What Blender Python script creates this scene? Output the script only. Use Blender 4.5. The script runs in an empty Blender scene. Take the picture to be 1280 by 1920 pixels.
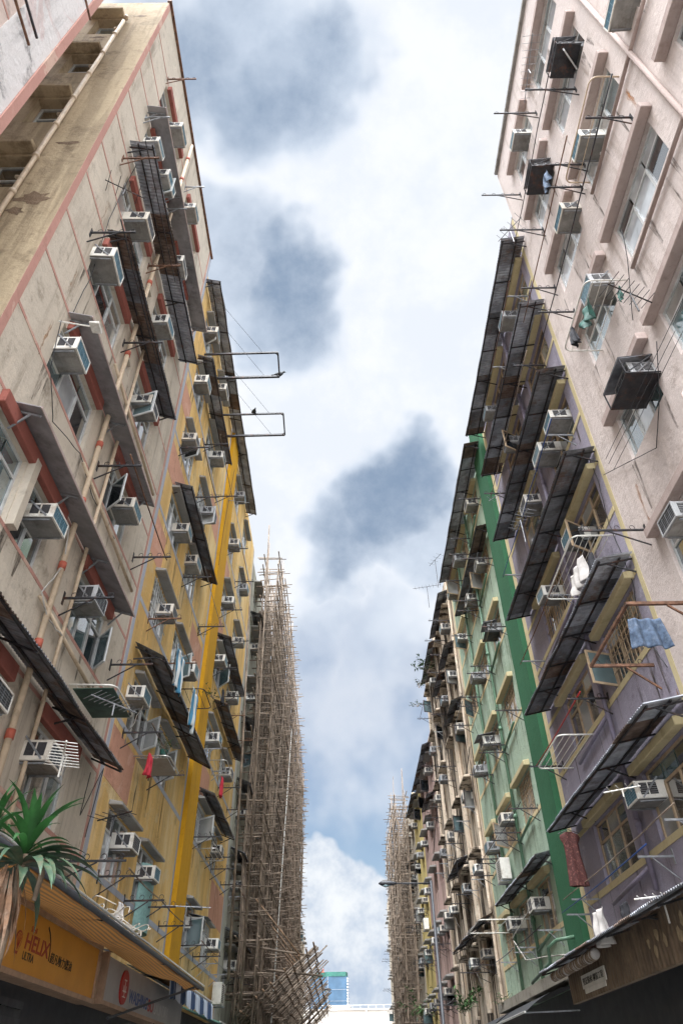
import bpy, bmesh, math, random
from mathutils import Vector, Matrix, noise as mnoise

R = random.Random(11)
SC = bpy.context.scene
COL = SC.collection
XL, XR = 4.6, 5.5                       # half widths of the street, metres
# camera rotation (world -> camera), measured from the photograph's vanishing points
CM = Matrix(((0.9999, 0.00476, -0.01366), (0.01349, -0.64804, 0.76149), (-0.00523, -0.76159, -0.64803)))
EYE = Vector((0, 0, 1.6)); FOC = 1281.0

def ray(px, py):
    return CM.transposed() @ Vector(((px - 640) / FOC, (960 - py) / FOC, -1.0))
def at(px, py, side, d=0.0):            # (y, z) where a sight line meets the facade plane (d metres out from it)
    X = side * ((XL if side < 0 else XR) - d); r = ray(px, py); p = EYE + r * (X / r.x)
    return p.y, p.z
def atY(px, py, Y):
    r = ray(px, py); return EYE + r * (Y / r.y)
def P(side, d, y, z):
    return (side * ((XL if side < 0 else XR) - d), y, z)
def sill(n):                            # window sill height of storey n above the shops
    return 4.83 + 2.83 * (n - 1)
ORD = ['ground', 'first', 'second', 'third', 'fourth', 'fifth', 'sixth', 'seventh', 'eighth', 'ninth', 'tenth', 'eleventh', 'twelfth',
       'thirteenth', 'fourteenth', 'fifteenth', 'sixteenth', 'seventeenth', 'eighteenth', 'nineteenth', 'twentieth']

# ------------------------------------------------------------------ mesh builder
ORG = {}
def wl(o):
    return ORG.get(o.name, Vector((0, 0, 0))) if o else Vector((0, 0, 0))

class MB:
    def __init__(s): s.v = []; s.f = []; s.m = []
    def face(s, pts, mi=0):
        n = len(s.v); s.v += [tuple(p) for p in pts]; s.f.append(tuple(range(n, n + len(pts)))); s.m.append(mi)
    def hexa(s, p, mi=0):               # p: 4 bottom corners, then 4 top corners
        n = len(s.v); s.v += [tuple(q) for q in p]
        for q in ((0, 3, 2, 1), (4, 5, 6, 7), (0, 1, 5, 4), (1, 2, 6, 5), (2, 3, 7, 6), (3, 0, 4, 7)):
            s.f.append(tuple(n + k for k in q)); s.m.append(mi)
    def box(s, lo, hi, mi=0):
        x0, y0, z0 = lo; x1, y1, z1 = hi
        s.hexa(((x0, y0, z0), (x1, y0, z0), (x1, y1, z0), (x0, y1, z0), (x0, y0, z1), (x1, y0, z1), (x1, y1, z1), (x0, y1, z1)), mi)
    def fbox(s, side, d0, d1, y0, y1, z0, z1, mi=0):
        a = P(side, d0, y0, z0); b = P(side, d1, y1, z1)
        s.box((min(a[0], b[0]), y0, z0), (max(a[0], b[0]), y1, z1), mi)
    def bar(s, a, b, w, h=None, mi=0):  # rectangular bar between two points
        a = Vector(a); b = Vector(b); h = h or w
        t = (b - a).normalized(); u = t.cross(Vector((0, 0, 1)))
        if u.length < 1e-3: u = Vector((1, 0, 0))
        u.normalize(); v = u.cross(t); u *= w / 2; v *= h / 2
        s.hexa([a - u - v, a + u - v, b + u - v, b - u - v, a - u + v, a + u + v, b + u + v, b - u + v], mi)
    def tube(s, pts, r, n=6, mi=0, caps=True):
        pts = [Vector(p) for p in pts]; k = len(pts)
        rs = r if isinstance(r, (list, tuple)) else [r] * k
        base = len(s.v); ref = None
        for i, p in enumerate(pts):
            t = (pts[min(i + 1, k - 1)] - pts[max(i - 1, 0)])
            if t.length < 1e-6: t = Vector((0, 0, 1))
            t.normalize()
            if ref is None:
                ref = Vector((0, 0, 1)) if abs(t.z) < .9 else Vector((1, 0, 0))
            u = t.cross(ref)
            if u.length < 1e-4: u = t.cross(Vector((.3, 1, .2)))
            u.normalize(); w = u.cross(t); ref = w
            for j in range(n):
                a = 2 * math.pi * j / n
                s.v.append(tuple(p + (u * math.cos(a) + w * math.sin(a)) * rs[i]))
        for i in range(k - 1):
            for j in range(n):
                a = base + i * n + j; b = base + i * n + (j + 1) % n
                s.f.append((a, b, b + n, a + n)); s.m.append(mi)
        if caps:
            s.f.append(tuple(base + j for j in range(n))[::-1]); s.m.append(mi)
            s.f.append(tuple(base + (k - 1) * n + j for j in range(n))); s.m.append(mi)
    def build(s, name, mats, parent=None, smooth=False, bevel=0, origin=None):
        if not isinstance(mats, (list, tuple)): mats = [mats]
        if parent is not None: o0 = wl(parent)
        elif origin is not None: o0 = Vector(origin)
        else:
            xs = [p[0] for p in s.v]; ys = [p[1] for p in s.v]; zs = [p[2] for p in s.v]
            o0 = Vector(((min(xs) + max(xs)) / 2, (min(ys) + max(ys)) / 2, min(zs)))
        me = bpy.data.meshes.new(name)
        me.from_pydata([(p[0] - o0.x, p[1] - o0.y, p[2] - o0.z) for p in s.v], [], s.f)
        for m in mats: me.materials.append(m)
        if len(mats) > 1: me.polygons.foreach_set('material_index', s.m)
        bm = bmesh.new(); bm.from_mesh(me)
        bmesh.ops.recalc_face_normals(bm, faces=bm.faces)
        if bevel: bmesh.ops.bevel(bm, geom=list(bm.edges), offset=bevel, segments=1, affect='EDGES')
        bm.to_mesh(me); bm.free()
        if smooth: me.polygons.foreach_set('use_smooth', [True] * len(me.polygons))
        o = bpy.data.objects.new(name, me); COL.objects.link(o)
        if parent is not None:
            o.parent = parent; ORG[o.name] = o0
        else:
            o.location = o0; ORG[o.name] = o0
        return o

def thing(name, label, cat, loc=(0, 0, 0), group=None, kind=None):
    o = bpy.data.objects.new(name, None); o.empty_display_size = .2; COL.objects.link(o); o.location = loc
    ORG[o.name] = Vector(loc); tag(o, label, cat, group, kind); return o
def tag(o, label=None, cat=None, group=None, kind=None):
    if label: o['label'] = label
    if cat: o['category'] = cat
    if group: o['group'] = group
    if kind: o['kind'] = kind
    return o
def copy_tree(o, parent=None):
    c = o.copy(); COL.objects.link(c)
    if parent is not None: c.parent = parent
    for ch in list(o.children):
        copy_tree(ch, c)
    return c
PROTO = {}
def place(key, loc, rz, label, group=None):
    root, used = PROTO[key]
    if used: root = copy_tree(root)
    else: PROTO[key] = (root, True)
    root.location = loc; root.rotation_euler = (0, 0, rz); tag(root, label, None, group); ORG[root.name] = Vector(loc)
    return root

# ------------------------------------------------------------------ materials
def newmat(name):
    m = bpy.data.materials.new(name); m.use_nodes = True; nt = m.node_tree
    return m, nt, nt.nodes['Principled BSDF']
def nd(nt, t, **k):
    n = nt.nodes.new(t)
    for a, b in k.items(): setattr(n, a, b)
    return n
def mixc(nt, fac, a, b, blend='MIX'):
    n = nd(nt, 'ShaderNodeMix', data_type='RGBA', blend_type=blend)
    for s, v in ((0, fac), (6, a), (7, b)):
        if hasattr(v, 'links') or isinstance(v, bpy.types.NodeSocket): nt.links.new(v, n.inputs[s])
        elif s: n.inputs[s].default_value = (*v, 1) if len(v) == 3 else v
        else: n.inputs[s].default_value = v
    return n.outputs[2]
def ntex(nt, scale, detail=6, rough=.6, stretch=None, seed=0.0, dist=0.0):
    g = nd(nt, 'ShaderNodeNewGeometry'); mp = nd(nt, 'ShaderNodeMapping')
    mp.inputs['Location'].default_value = (seed * 7.3, seed * 3.1, seed * 5.7)
    if stretch: mp.inputs['Scale'].default_value = stretch
    nt.links.new(g.outputs['Position'], mp.inputs[0])
    n = nd(nt, 'ShaderNodeTexNoise'); n.inputs['Scale'].default_value = scale; n.inputs['Detail'].default_value = detail
    n.inputs['Roughness'].default_value = rough; n.inputs['Distortion'].default_value = dist
    nt.links.new(mp.outputs[0], n.inputs['Vector']); return n.outputs[0]
def ramp(nt, v, lo, hi):
    n = nd(nt, 'ShaderNodeMapRange', interpolation_type='SMOOTHSTEP'); nt.links.new(v, n.inputs[0])
    n.inputs[1].default_value = lo; n.inputs[2].default_value = hi; return n.outputs[0]
def mul(nt, a, k):
    n = nd(nt, 'ShaderNodeMath', operation='MULTIPLY'); nt.links.new(a, n.inputs[0])
    if isinstance(k, bpy.types.NodeSocket): nt.links.new(k, n.inputs[1])
    else: n.inputs[1].default_value = k
    return n.outputs[0]
def plaster(name, base, dirt=(.16, .11, .07), amt=.5, streak=.4, patch=None, pamt=.5, seed=1.0, bump=.25, pale=None, fine=.4, ss=3.4, heavy=0):
    m, nt, b = newmat(name); b.inputs['Roughness'].default_value = .88
    b.inputs['Specular IOR Level'].default_value = .25
    c = mixc(nt, mul(nt, ramp(nt, ntex(nt, .45, 5, .6, seed=seed), .35, .75), .55), base, tuple(x * .80 for x in base))
    if pale: c = mixc(nt, mul(nt, ramp(nt, ntex(nt, .55, 8, .7, (1.4, 1.4, .35), seed + 4), .46, .64), .8), c, pale)
    if patch: c = mixc(nt, mul(nt, ramp(nt, ntex(nt, .8, 9, .72, seed=seed + 2, dist=.6), .56, .60), pamt), c, patch)
    st = mul(nt, ramp(nt, ntex(nt, ss, 6, .68, (1, 1, .075), seed + 1), .47, .68), streak)
    st = mul(nt, st, ramp(nt, ntex(nt, .5, 2, .6, seed=seed + 9), .35, .65))
    c = mixc(nt, st, c, dirt)
    if heavy: c = mixc(nt, mul(nt, ramp(nt, ntex(nt, 1.1, 8, .7, (1.6, 1.6, .12), seed + 11), .47, .57), heavy), c, dirt)
    c = mixc(nt, mul(nt, ramp(nt, ntex(nt, 1.5, 9, .74, seed=seed + 5), .53, .70), amt), c, dirt)
    c = mixc(nt, mul(nt, ramp(nt, ntex(nt, 13, 6, .72, seed=seed + 7), .55, .72), fine), c, tuple(x * .45 for x in base))
    nt.links.new(c, b.inputs['Base Color'])
    bp = nd(nt, 'ShaderNodeBump'); bp.inputs['Strength'].default_value = min(1, bump * 1.9); bp.inputs['Distance'].default_value = .035
    nt.links.new(ntex(nt, 7, 7, .7, seed=seed + 3), bp.inputs['Height']); nt.links.new(bp.outputs[0], b.inputs['Normal'])
    return m
def simple(name, base, rough=.6, metal=0.0, var=.25, scale=6.0, dirt=None, damt=.5, seed=1.0, rnd=0.0, spec=.4):
    m, nt, b = newmat(name); b.inputs['Roughness'].default_value = rough; b.inputs['Metallic'].default_value = metal
    b.inputs['Specular IOR Level'].default_value = spec
    c = mixc(nt, mul(nt, ramp(nt, ntex(nt, scale, 3, .65, seed=seed), .3, .7), 1.0), tuple(x * (1 - var) for x in base), tuple(min(1, x * (1 + var * .6)) for x in base))
    if dirt: c = mixc(nt, mul(nt, ramp(nt, ntex(nt, scale * .6, 5, .75, seed=seed + 3), .5, .68), damt), c, dirt)
    if rnd:
        oi = nd(nt, 'ShaderNodeObjectInfo'); n = nd(nt, 'ShaderNodeMapRange'); nt.links.new(oi.outputs['Random'], n.inputs[0])
        n.inputs[3].default_value = 1 - rnd; n.inputs[4].default_value = 1.0
        h = nd(nt, 'ShaderNodeHueSaturation'); nt.links.new(n.outputs[0], h.inputs['Value']); nt.links.new(c, h.inputs['Color']); c = h.outputs[0]
    nt.links.new(c, b.inputs['Base Color']); return m
def glassy(name, base, rough=.06, coat=.6, spec=.8, seed=1):
    m, nt, b = newmat(name); b.inputs['Roughness'].default_value = rough; b.inputs['Specular IOR Level'].default_value = spec
    c = mixc(nt, ramp(nt, ntex(nt, 1.3, 3, .5, seed=seed), .35, .7), tuple(x * .55 for x in base), base)
    nt.links.new(c, b.inputs['Base Color'])
    b.inputs['Coat Weight'].default_value = 1.0; b.inputs['Coat IOR'].default_value = 2.1; b.inputs['Coat Roughness'].default_value = .03
    bp = nd(nt, 'ShaderNodeBump'); bp.inputs['Strength'].default_value = .05; bp.inputs['Distance'].default_value = .05
    nt.links.new(ntex(nt, 1.6, 2, .5, seed=seed + 2), bp.inputs['Height']); nt.links.new(bp.outputs[0], b.inputs['Normal'])
    return m

DARK = (.05, .035, .025)
MT = dict(
    cream=plaster('cream_plaster', (.58, .51, .415), (.17, .13, .09), .6, .6, (.66, .58, .47), .5, 1, .3),
    tan=plaster('tan_plaster', (.49, .385, .25), (.13, .09, .05), .75, .6, (.26, .20, .13), .5, 2, .4, heavy=.35),
    palepink=plaster('pale_pink_plaster', (.62, .50, .44), (.12, .10, .09), .5, .3, (.74, .72, .70), .8, 3, .3),
    yellow=plaster('yellow_plaster', (.78, .505, .18), (.24, .13, .05), .5, .3, (.72, .60, .38), .45, 4, .35, pale=(.80, .62, .34), heavy=.25),
    ochre=plaster('ochre_plaster', (.60, .31, .015), (.20, .10, .02), .3, .3, None, 0, 5, .2),
    salmon=plaster('salmon_plaster', (.60, .32, .22), (.25, .10, .06), .5, .4, (.70, .45, .35), .4, 6, .3),
    palegreen=plaster('grey_green_plaster', (.48, .48, .40), (.12, .10, .07), .6, .6, None, 0, 7, .3, heavy=.5),
    peelwhite=plaster('peeled_white_strip', (.74, .71, .69), (.09, .085, .085), .95, .4, (.62, .47, .44), .6, 31, .5),
    pink=plaster('pink_plaster', (.60, .52, .48), (.24, .18, .14), .45, .5, (.70, .61, .56), .5, 8, .35),
    purple=plaster('purple_plaster', (.30, .275, .33), (.12, .10, .13), .45, .5, (.42, .40, .47), .5, 9, .35),
    green=plaster('pale_green_plaster', (.37, .475, .37), (.08, .12, .07), .5, .65, (.48, .58, .48), .55, 10, .35),
    dkgreen=plaster('dark_green_plaster', (.034, .125, .062), (.02, .06, .03), .25, .25, None, 0, 11, .2),
    decay=plaster('decayed_plaster', (.64, .53, .41), (.045, .032, .022), .9, .9, (.72, .64, .52), .7, 12, .4, ss=2.2, heavy=1.0),
    pink2=plaster('faded_pink_plaster', (.58, .40, .35), (.16, .10, .07), .5, .6, None, 0, 13, .3, heavy=.45),
    yellow2=plaster('pale_yellow_plaster', (.66, .52, .20), (.18, .12, .05), .45, .6, None, 0, 14, .3, heavy=.4),
    beige=plaster('beige_plaster', (.60, .53, .42), (.16, .11, .07), .5, .6, None, 0, 15, .3, heavy=.6),
    spall=plaster('spalled_brick', (.20, .135, .085), (.04, .03, .025), .95, .3, (.42, .34, .24), .8, 41, .8, fine=.9),
    offwhite=plaster('off_white_render', (.52, .48, .43), (.3, .25, .18), .2, .2, None, 0, 16, .15),
    trim=plaster('yellow_trim_paint', (.56, .475, .28), (.25, .17, .07), .35, .3, None, 0, 17, .2),
    creamline=plaster('cream_line_paint', (.68, .56, .34), (.25, .17, .07), .35, .3, None, 0, 18, .2),
    redtrim=plaster('red_trim_paint', (.31, .105, .08), (.12, .03, .02), .4, .3, None, 0, 19, .2),
    pinkline=plaster('pink_line_paint', (.50, .27, .22), (.30, .16, .12), .4, .3, (.60, .46, .36), .6, 20, .2),
    greyline=plaster('grey_line_paint', (.42, .44, .50), (.2, .16, .12), .4, .3, None, 0, 21, .2),
    hoodgrey=plaster('grey_hood_concrete', (.30, .29, .27), (.08, .07, .06), .5, .4, None, 0, 22, .2),
    hoodpink=plaster('pink_hood_concrete', (.44, .35, .315), (.16, .10, .08), .4, .3, None, 0, 23, .2),
    concrete=plaster('stained_concrete', (.36, .33, .28), (.08, .07, .05), .7, .6, None, 0, 24, .3),
    corr=simple('galvanised_sheet', (.38, .40, .44), .6, 0, .35, 3, (.10, .06, .04), .6, 1),
    corrdark=simple('old_dark_sheet', (.19, .195, .21), .65, 0, .45, 3, (.14, .07, .035), .7, 2),
    corrrust=simple('rusted_sheet', (.17, .125, .10), .75, 0, .45, 3, (.10, .045, .02), .8, 35),
    corrgreen=simple('green_sheet', (.10, .22, .17), .5, 0, .3, 3, (.10, .08, .05), .5, 3),
    canopy=simple('grey_canopy_sheet', (.27, .255, .255), .75, 0, .25, 2, (.07, .06, .055), .5, 4),
    steel=simple('black_steel', (.03, .03, .033), .55, .2, .4, 8, (.13, .05, .025), .6, 5),
    steelgrey=simple('grey_steel', (.26, .27, .28), .5, .4, .3, 8, (.14, .08, .05), .4, 6),
    rust=simple('rusty_steel', (.17, .085, .05), .8, .1, .45, 9, (.05, .035, .03), .6, 7),
    stainless=simple('bright_tube', (.62, .60, .56), .3, .7, .15, 10, None, 0, 8),
    whitetube=simple('white_painted_tube', (.68, .66, .60), .5, 0, .15, 9, (.3, .2, .12), .4, 8),
    acwhite=simple('white_casing', (.78, .75, .68), .5, 0, .1, 4, (.36, .29, .21), .7, 9, .2),
    acbeige=simple('beige_casing', (.68, .62, .53), .55, 0, .12, 4, (.28, .23, .17), .6, 10, .25),
    acgrey=simple('grey_casing', (.40, .40, .40), .55, 0, .15, 4, (.20, .17, .14), .6, 11, .25),
    coilblue=simple('blue_coil', (.05, .17, .24), .45, .2, .3, 30, (.04, .06, .07), .4, 12),
    coildark=simple('dark_coil', (.055, .06, .07), .5, .2, .3, 30, None, 0, 13),
    coilpale=simple('pale_blue_coil', (.24, .36, .42), .45, .2, .3, 30, (.10, .12, .13), .4, 14),
    basepan=simple('grey_base_pan', (.30, .29, .265), .6, .0, .2, 5, (.14, .11, .085), .6, 34, .3),
    louvre=simple('dark_louvre', (.035, .033, .035), .6, 0, .3, 30),
    alu=simple('aluminium_frame', (.56, .57, .56), .5, .1, .12, 8, (.3, .27, .22), .3, 15),
    brownframe=simple('tan_window_frame', (.42, .31, .20), .5, 0, .15, 8, (.2, .13, .08), .4, 16),
    darkframe=simple('dark_window_frame', (.09, .08, .08), .5, .1, .2, 8),
    g_dark=glassy('dark_glass', (.022, .026, .030), seed=1),
    g_teal=glassy('sky_teal_glass', (.14, .21, .22), seed=2),  # teal base colour also stands in for sky reflected in the panes
    g_pale=glassy('frosted_sky_pane', (.62, .66, .68), .25, .4, .5, seed=3),  # frosted panes, whose pale base also stands in for reflected sky
    g_curtain=glassy('curtained_pane', (.42, .42, .39), .12, .6, .7, seed=4),
    g_brown=glassy('dim_pane', (.10, .075, .05), .08, seed=5),
    pipe=simple('cream_pipe', (.56, .44, .31), .6, 0, .15, 4, (.25, .16, .1), .5, 17),
    pipegreen=simple('green_pipe', (.10, .185, .12), .5, 0, .15, 4, (.06, .1, .05), .4, 17),
    pipepurple=simple('purple_pipe', (.20, .175, .225), .5, 0, .15, 4, (.1, .08, .1), .4, 17),
    pipered=simple('red_collar', (.42, .10, .06), .6, 0, .2, 6),
    bamboo=simple('bamboo', (.27, .205, .15), .7, 0, .5, 2.2, (.10, .07, .05), .8, 18, .45),
    bamboodark=simple('dark_old_bamboo', (.24, .15, .09), .7, 0, .5, 2.2, (.08, .05, .03), .7, 19),  # darker bamboo for the cross and stay poles of the catch fan
    strap=simple('black_tie', (.03, .03, .03), .7),
    cablemat=simple('black_cable', (.02, .02, .022), .6),
    cablepale=simple('pale_cable', (.45, .42, .38), .6),
    rope=simple('plastic_rope', (.55, .5, .42), .6),
    asphalt=simple('asphalt', (.10, .10, .10), .85, 0, .3, 12, (.03, .03, .03), .5, 20),
    paving=simple('paving', (.38, .37, .35), .85, 0, .2, 5, (.12, .11, .1), .5, 21),
    shutter=simple('steel_shutter', (.07, .07, .075), .5, .3, .3, 4, (.04, .035, .03), .5, 22),
    shopdark=simple('dark_shop_front', (.03, .03, .032), .5, 0, .4, 3),
    orange=simple('sign_orange', (.55, .235, .02), .45, 0, .08, 2, (.45, .20, .02), .3, 23),
    signframe=simple('sign_rim', (.34, .21, .13), .55, 0, .2, 6),
    signgrey=simple('sign_grey', (.33, .31, .29), .5, 0, .1, 2, (.22, .19, .17), .3, 24),
    signred=simple('sign_red', (.34, .018, .014), .5, 0, .1, 5),
    signblue=simple('sign_blue', (.02, .06, .20), .5, 0, .1, 5),
    signwhite=simple('sign_white', (.62, .58, .5), .5, 0, .1, 5, (.35, .3, .22), .4, 25),
    ink=simple('black_ink', (.018, .015, .013), .6, 0, .1, 5),
    helixred=simple('sign_brick_red', (.30, .03, .012), .5, 0, .1, 5),
    brownsheet=simple('brown_corrugated_fascia', (.16, .112, .072), .65, .05, .3, 2.5, (.07, .05, .035), .6, 26),
    peel=simple('flaking_paint', (.40, .30, .18), .8, 0, .3, 9),
    leaf=simple('dracaena_leaf', (.028, .105, .025), .55, 0, .45, 7, None, 0, 27, 0, .5),
    leafdark=simple('old_dracaena_leaf', (.055, .105, .06), .5, 0, .45, 7, (.20, .13, .07), .45, 28),
    deadleaf=simple('dead_leaf', (.27, .15, .085), .75, 0, .45, 9, (.42, .32, .24), .6, 29),
    bark=simple('bark', (.22, .16, .11), .85, 0, .35, 12),
    pot=simple('clay_pot', (.26, .10, .055), .7, 0, .2, 8),
    smallleaf=simple('wild_plant_leaf', (.05, .12, .03), .6, 0, .5, 12),
    white=simple('white_cloth', (.50, .47, .44), .85, 0, .15, 9),
    denim=simple('denim', (.075, .11, .17), .85, 0, .4, 14, (.2, .24, .3), .5, 30),
    redcloth=simple('red_cloth', (.42, .025, .04), .85, 0, .2, 9),
    blackcloth=simple('black_cloth', (.025, .025, .03), .85, 0, .3, 9),
    greencloth=simple('green_cloth', (.02, .085, .065), .7, 0, .4, 6, (.1, .14, .12), .4, 31),
    mesh_blue=simple('blue_netting', (.055, .105, .165), .8, 0, .18, .25, (.06, .15, .28), .3, 32),
    mesh_green=simple('green_netting', (.03, .115, .09), .8, 0, .3, .3),
    birdgrey=simple('dark_feathers', (.045, .05, .055), .7, 0, .4, 25),
    lampgrey=simple('lamp_grey', (.05, .052, .058), .5, 0, .2, 5),
    lens=simple('lamp_lens', (.30, .42, .45), .2, 0, .1, 5),
    greenboard=simple('green_board', (.03, .07, .05), .5, 0, .3, 5),
    tealcurtain=simple('teal_blind', (.22, .38, .36), .7, 0, .15, 20),
)
def stainmat(name, col):
    m, nt, b = newmat(name); b.inputs['Base Color'].default_value = (*col, 1); b.inputs['Roughness'].default_value = .9
    nt.links.new(mul(nt, ramp(nt, ntex(nt, 9, 6, .7, (1, 1, .12), 3), .40, .68), .75), b.inputs['Alpha']); return m
MT['drip'] = stainmat('water_stain', (.075, .055, .04))
MT['ruststain'] = stainmat('rust_stain', (.40, .17, .05))
def striped(name, c1, c2, period, axis='Y', rough=.8, wob=.0):
    m, nt, b = newmat(name); b.inputs['Roughness'].default_value = rough
    g = nd(nt, 'ShaderNodeNewGeometry'); sp = nd(nt, 'ShaderNodeSeparateXYZ'); nt.links.new(g.outputs['Position'], sp.inputs[0])
    s = nd(nt, 'ShaderNodeMath', operation='MULTIPLY'); nt.links.new(sp.outputs[axis], s.inputs[0]); s.inputs[1].default_value = 2 * math.pi / period
    q = nd(nt, 'ShaderNodeMath', operation='SINE'); nt.links.new(s.outputs[0], q.inputs[0])
    f = ramp(nt, q.outputs[0], -.25, .25)
    c = mixc(nt, f, c1, c2)
    c = mixc(nt, mul(nt, ramp(nt, ntex(nt, 3, 8, .7, seed=3), .5, .75), .6), c, (.10, .06, .03))
    nt.links.new(c, b.inputs['Base Color']); return m
MT['tarp'] = striped('orange_striped_tarp', (.62, .26, .05), (.24, .14, .05), .055, 'X')
def translucent(m, k, tint):
    nt = m.node_tree; b = nt.nodes['Principled BSDF']; t = nd(nt, 'ShaderNodeBsdfTranslucent'); x = nd(nt, 'ShaderNodeMixShader'); x.inputs[0].default_value = k; t.inputs[0].default_value = (*tint, 1)
    if b.inputs['Base Color'].links: nt.links.new(b.inputs['Base Color'].links[0].from_socket, t.inputs[0])
    nt.links.new(b.outputs[0], x.inputs[1]); nt.links.new(t.outputs[0], x.inputs[2]); nt.links.new(x.outputs[0], nt.nodes['Material Output'].inputs[0])
MT['tarp'] = striped('orange_striped_tarp', (.27, .12, .03), (.12, .07, .032), .07, 'X'); translucent(MT['tarp'], .45, (.9, .45, .1))
translucent(MT['leaf'], .25, (.1, .3, .05))
MT['bluestripe'] = striped('blue_white_awning', (.02, .05, .12), (.45, .50, .58), .33, 'Y')
MT['towel'] = striped('blue_striped_towel', (.05, .20, .32), (.60, .62, .60), .21, 'Y')
MT['dress'] = simple('red_floral_cloth', (.055, .014, .012), .85, 0, .3, 30, (.24, .10, .075), .6, 33)

# ------------------------------------------------------------------ building generator
class Bld:
    pass
BL = {}
GLASS = ['g_dark', 'g_teal', 'g_pale', 'g_curtain', 'g_brown']

def cell_wall(mb, F, u0, u1, v0, v1, ops, rev):
    us = sorted({u0, u1, *[o[0] for o in ops], *[o[1] for o in ops]}); vs = sorted({v0, v1, *[o[2] for o in ops], *[o[3] for o in ops]})
    for i in range(len(us) - 1):
        for j in range(len(vs) - 1):
            cu = (us[i] + us[i + 1]) / 2; cv = (vs[j] + vs[j + 1]) / 2
            if any(o[0] < cu < o[1] and o[2] < cv < o[3] for o in ops): continue
            mb.face((F(us[i], vs[j], 0), F(us[i + 1], vs[j], 0), F(us[i + 1], vs[j + 1], 0), F(us[i], vs[j + 1], 0)))
    for a, b, c, d in ops:
        for (p, q), (r, s) in (((a, c), (b, c)), ((b, c), (b, d)), ((b, d), (a, d)), ((a, d), (a, c))):
            mb.face((F(p, q, 0), F(r, s, 0), F(r, s, -rev), F(p, q, -rev)))

def add_window(bld, F, u0, u1, v0, v1, rev=.2, frame='alu', n=2, transom=.68, mix=(3, 2, 2, 2, 2), bars=False, open_leaf=None, solid=None):
    w = .045; fr = MB(); pa = MB()
    def fb(mb, a, b, c, d, q0, q1, mi=0):
        p = [F(a, c, q0), F(b, c, q0), F(b, c, q1), F(a, c, q1), F(a, d, q0), F(b, d, q0), F(b, d, q1), F(a, d, q1)]
        mb.hexa(p, mi)
    q0, q1 = -rev + .015, -rev + .065
    fb(fr, u0, u1, v0, v0 + w, q0, q1); fb(fr, u0, u1, v1 - w, v1, q0, q1)
    fb(fr, u0, u0 + w, v0 + w, v1 - w, q0, q1); fb(fr, u1 - w, u1, v0 + w, v1 - w, q0, q1)
    vt = v0 + (v1 - v0) * transom if transom else None
    if vt: fb(fr, u0 + w, u1 - w, vt - w / 2, vt + w / 2, q0 + .003, q1 - .003)
    step = (u1 - u0) / n
    for k in range(1, n):
        fb(fr, u0 + k * step - w / 2, u0 + k * step + w / 2, v0 + w, (vt - w / 2) if vt else v1 - w, q0 + .005, q1 + .004)
        if vt and R.random() < .6: fb(fr, u0 + k * step - w / 2, u0 + k * step + w / 2, vt + w / 2, v1 - w, q0 + .005, q1 - .005)
    if bars:
        nb = max(3, int((u1 - u0) / .17))
        for k in range(1, nb):
            uu = u0 + (u1 - u0) * k / nb; fb(fr, uu - .005, uu + .005, v0 + .03, v1 - .03, q1 + .035, q1 + .05)
        for k in (1, 2, 3):
            vv = v0 + (v1 - v0) * k / 4; fb(fr, u0 + .02, u1 - .02, vv - .007, vv + .007, q1 + .05, q1 + .062)
    mats = [MT[g] for g in GLASS]
    fo = fr.build('window', MT[frame], bld)
    pool = sum(([i] * mix[i] for i in range(5)), [])
    skip = open_leaf if open_leaf is not None else -1
    rows = [(v0 + w, (vt - w / 2) if vt else v1 - w)] + ([(vt + w / 2, v1 - w)] if vt else [])
    for ri, (a, b) in enumerate(rows):
        for k in range(n):
            if ri == 0 and k == skip: mi = 0
            else: mi = R.choice(pool)
            if solid is not None and ri == 0: mi = solid
            fb(pa, u0 + k * step + .02, u0 + (k + 1) * step - .02, a - .01, b + .01, q0 + .012 + .002 * ri, q0 + .022 + .002 * ri, mi)
    pa.build('pane', mats, fo)
    if open_leaf is not None:             # an outward swung casement, hinged on its far edge
        k = open_leaf; ua, ub = u0 + k * step + .02, u0 + (k + 1) * step - .02; a, b = rows[0]
        ang = R.uniform(.7, 1.35); lm = MB(); lp = MB(); L = ub - ua
        def G(t, v, o=0.0):
            return F(ub - t * math.cos(ang) - o * math.sin(ang), v, q1 + .01 + t * math.sin(ang) - o * math.cos(ang))
        def gb(mb, t0, t1, va, vb, o0, o1):
            mb.hexa([G(t0, va, o0), G(t1, va, o0), G(t1, va, o1), G(t0, va, o1), G(t0, vb, o0), G(t1, vb, o0), G(t1, vb, o1), G(t0, vb, o1)])
        for z in ((0, L, a, a + w), (0, L, b - w, b), (0, w, a + w, b - w), (L - w, L, a + w, b - w)): gb(lm, *z, 0, .03)
        lf = lm.build('window_sash', MT[frame], bld)
        gb(lp, w * .8, L - w * .8, a + w * .8, b - w * .8, .012, .02)
        lp.build('pane', MT[R.choice(['g_teal', 'g_dark', 'g_curtain'])], lf)

def hood(bld, side, y0, y1, z, d=.17, t=.16, mat='hoodgrey', slope=.03):
    mb = MB()
    pts = [P(side, 0, y0, z), P(side, d, y0, z - slope * .3), P(side, d, y1, z - slope * .3), P(side, 0, y1, z),
           P(side, 0, y0, z + t), P(side, d, y0, z + t - slope), P(side, d, y1, z + t - slope), P(side, 0, y1, z + t)]
    mb.hexa(pts); return mb.build('window_hood', MT[mat], bld, bevel=.012)

def band(bld, side, y0, y1, z0, z1, mat, d=.006, name='painted_band'):
    mb = MB(); mb.fbox(side, -.001 if d > .05 else .0005, d, y0, y1, z0, z1); return mb.build(name, MT[mat], bld)

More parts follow.
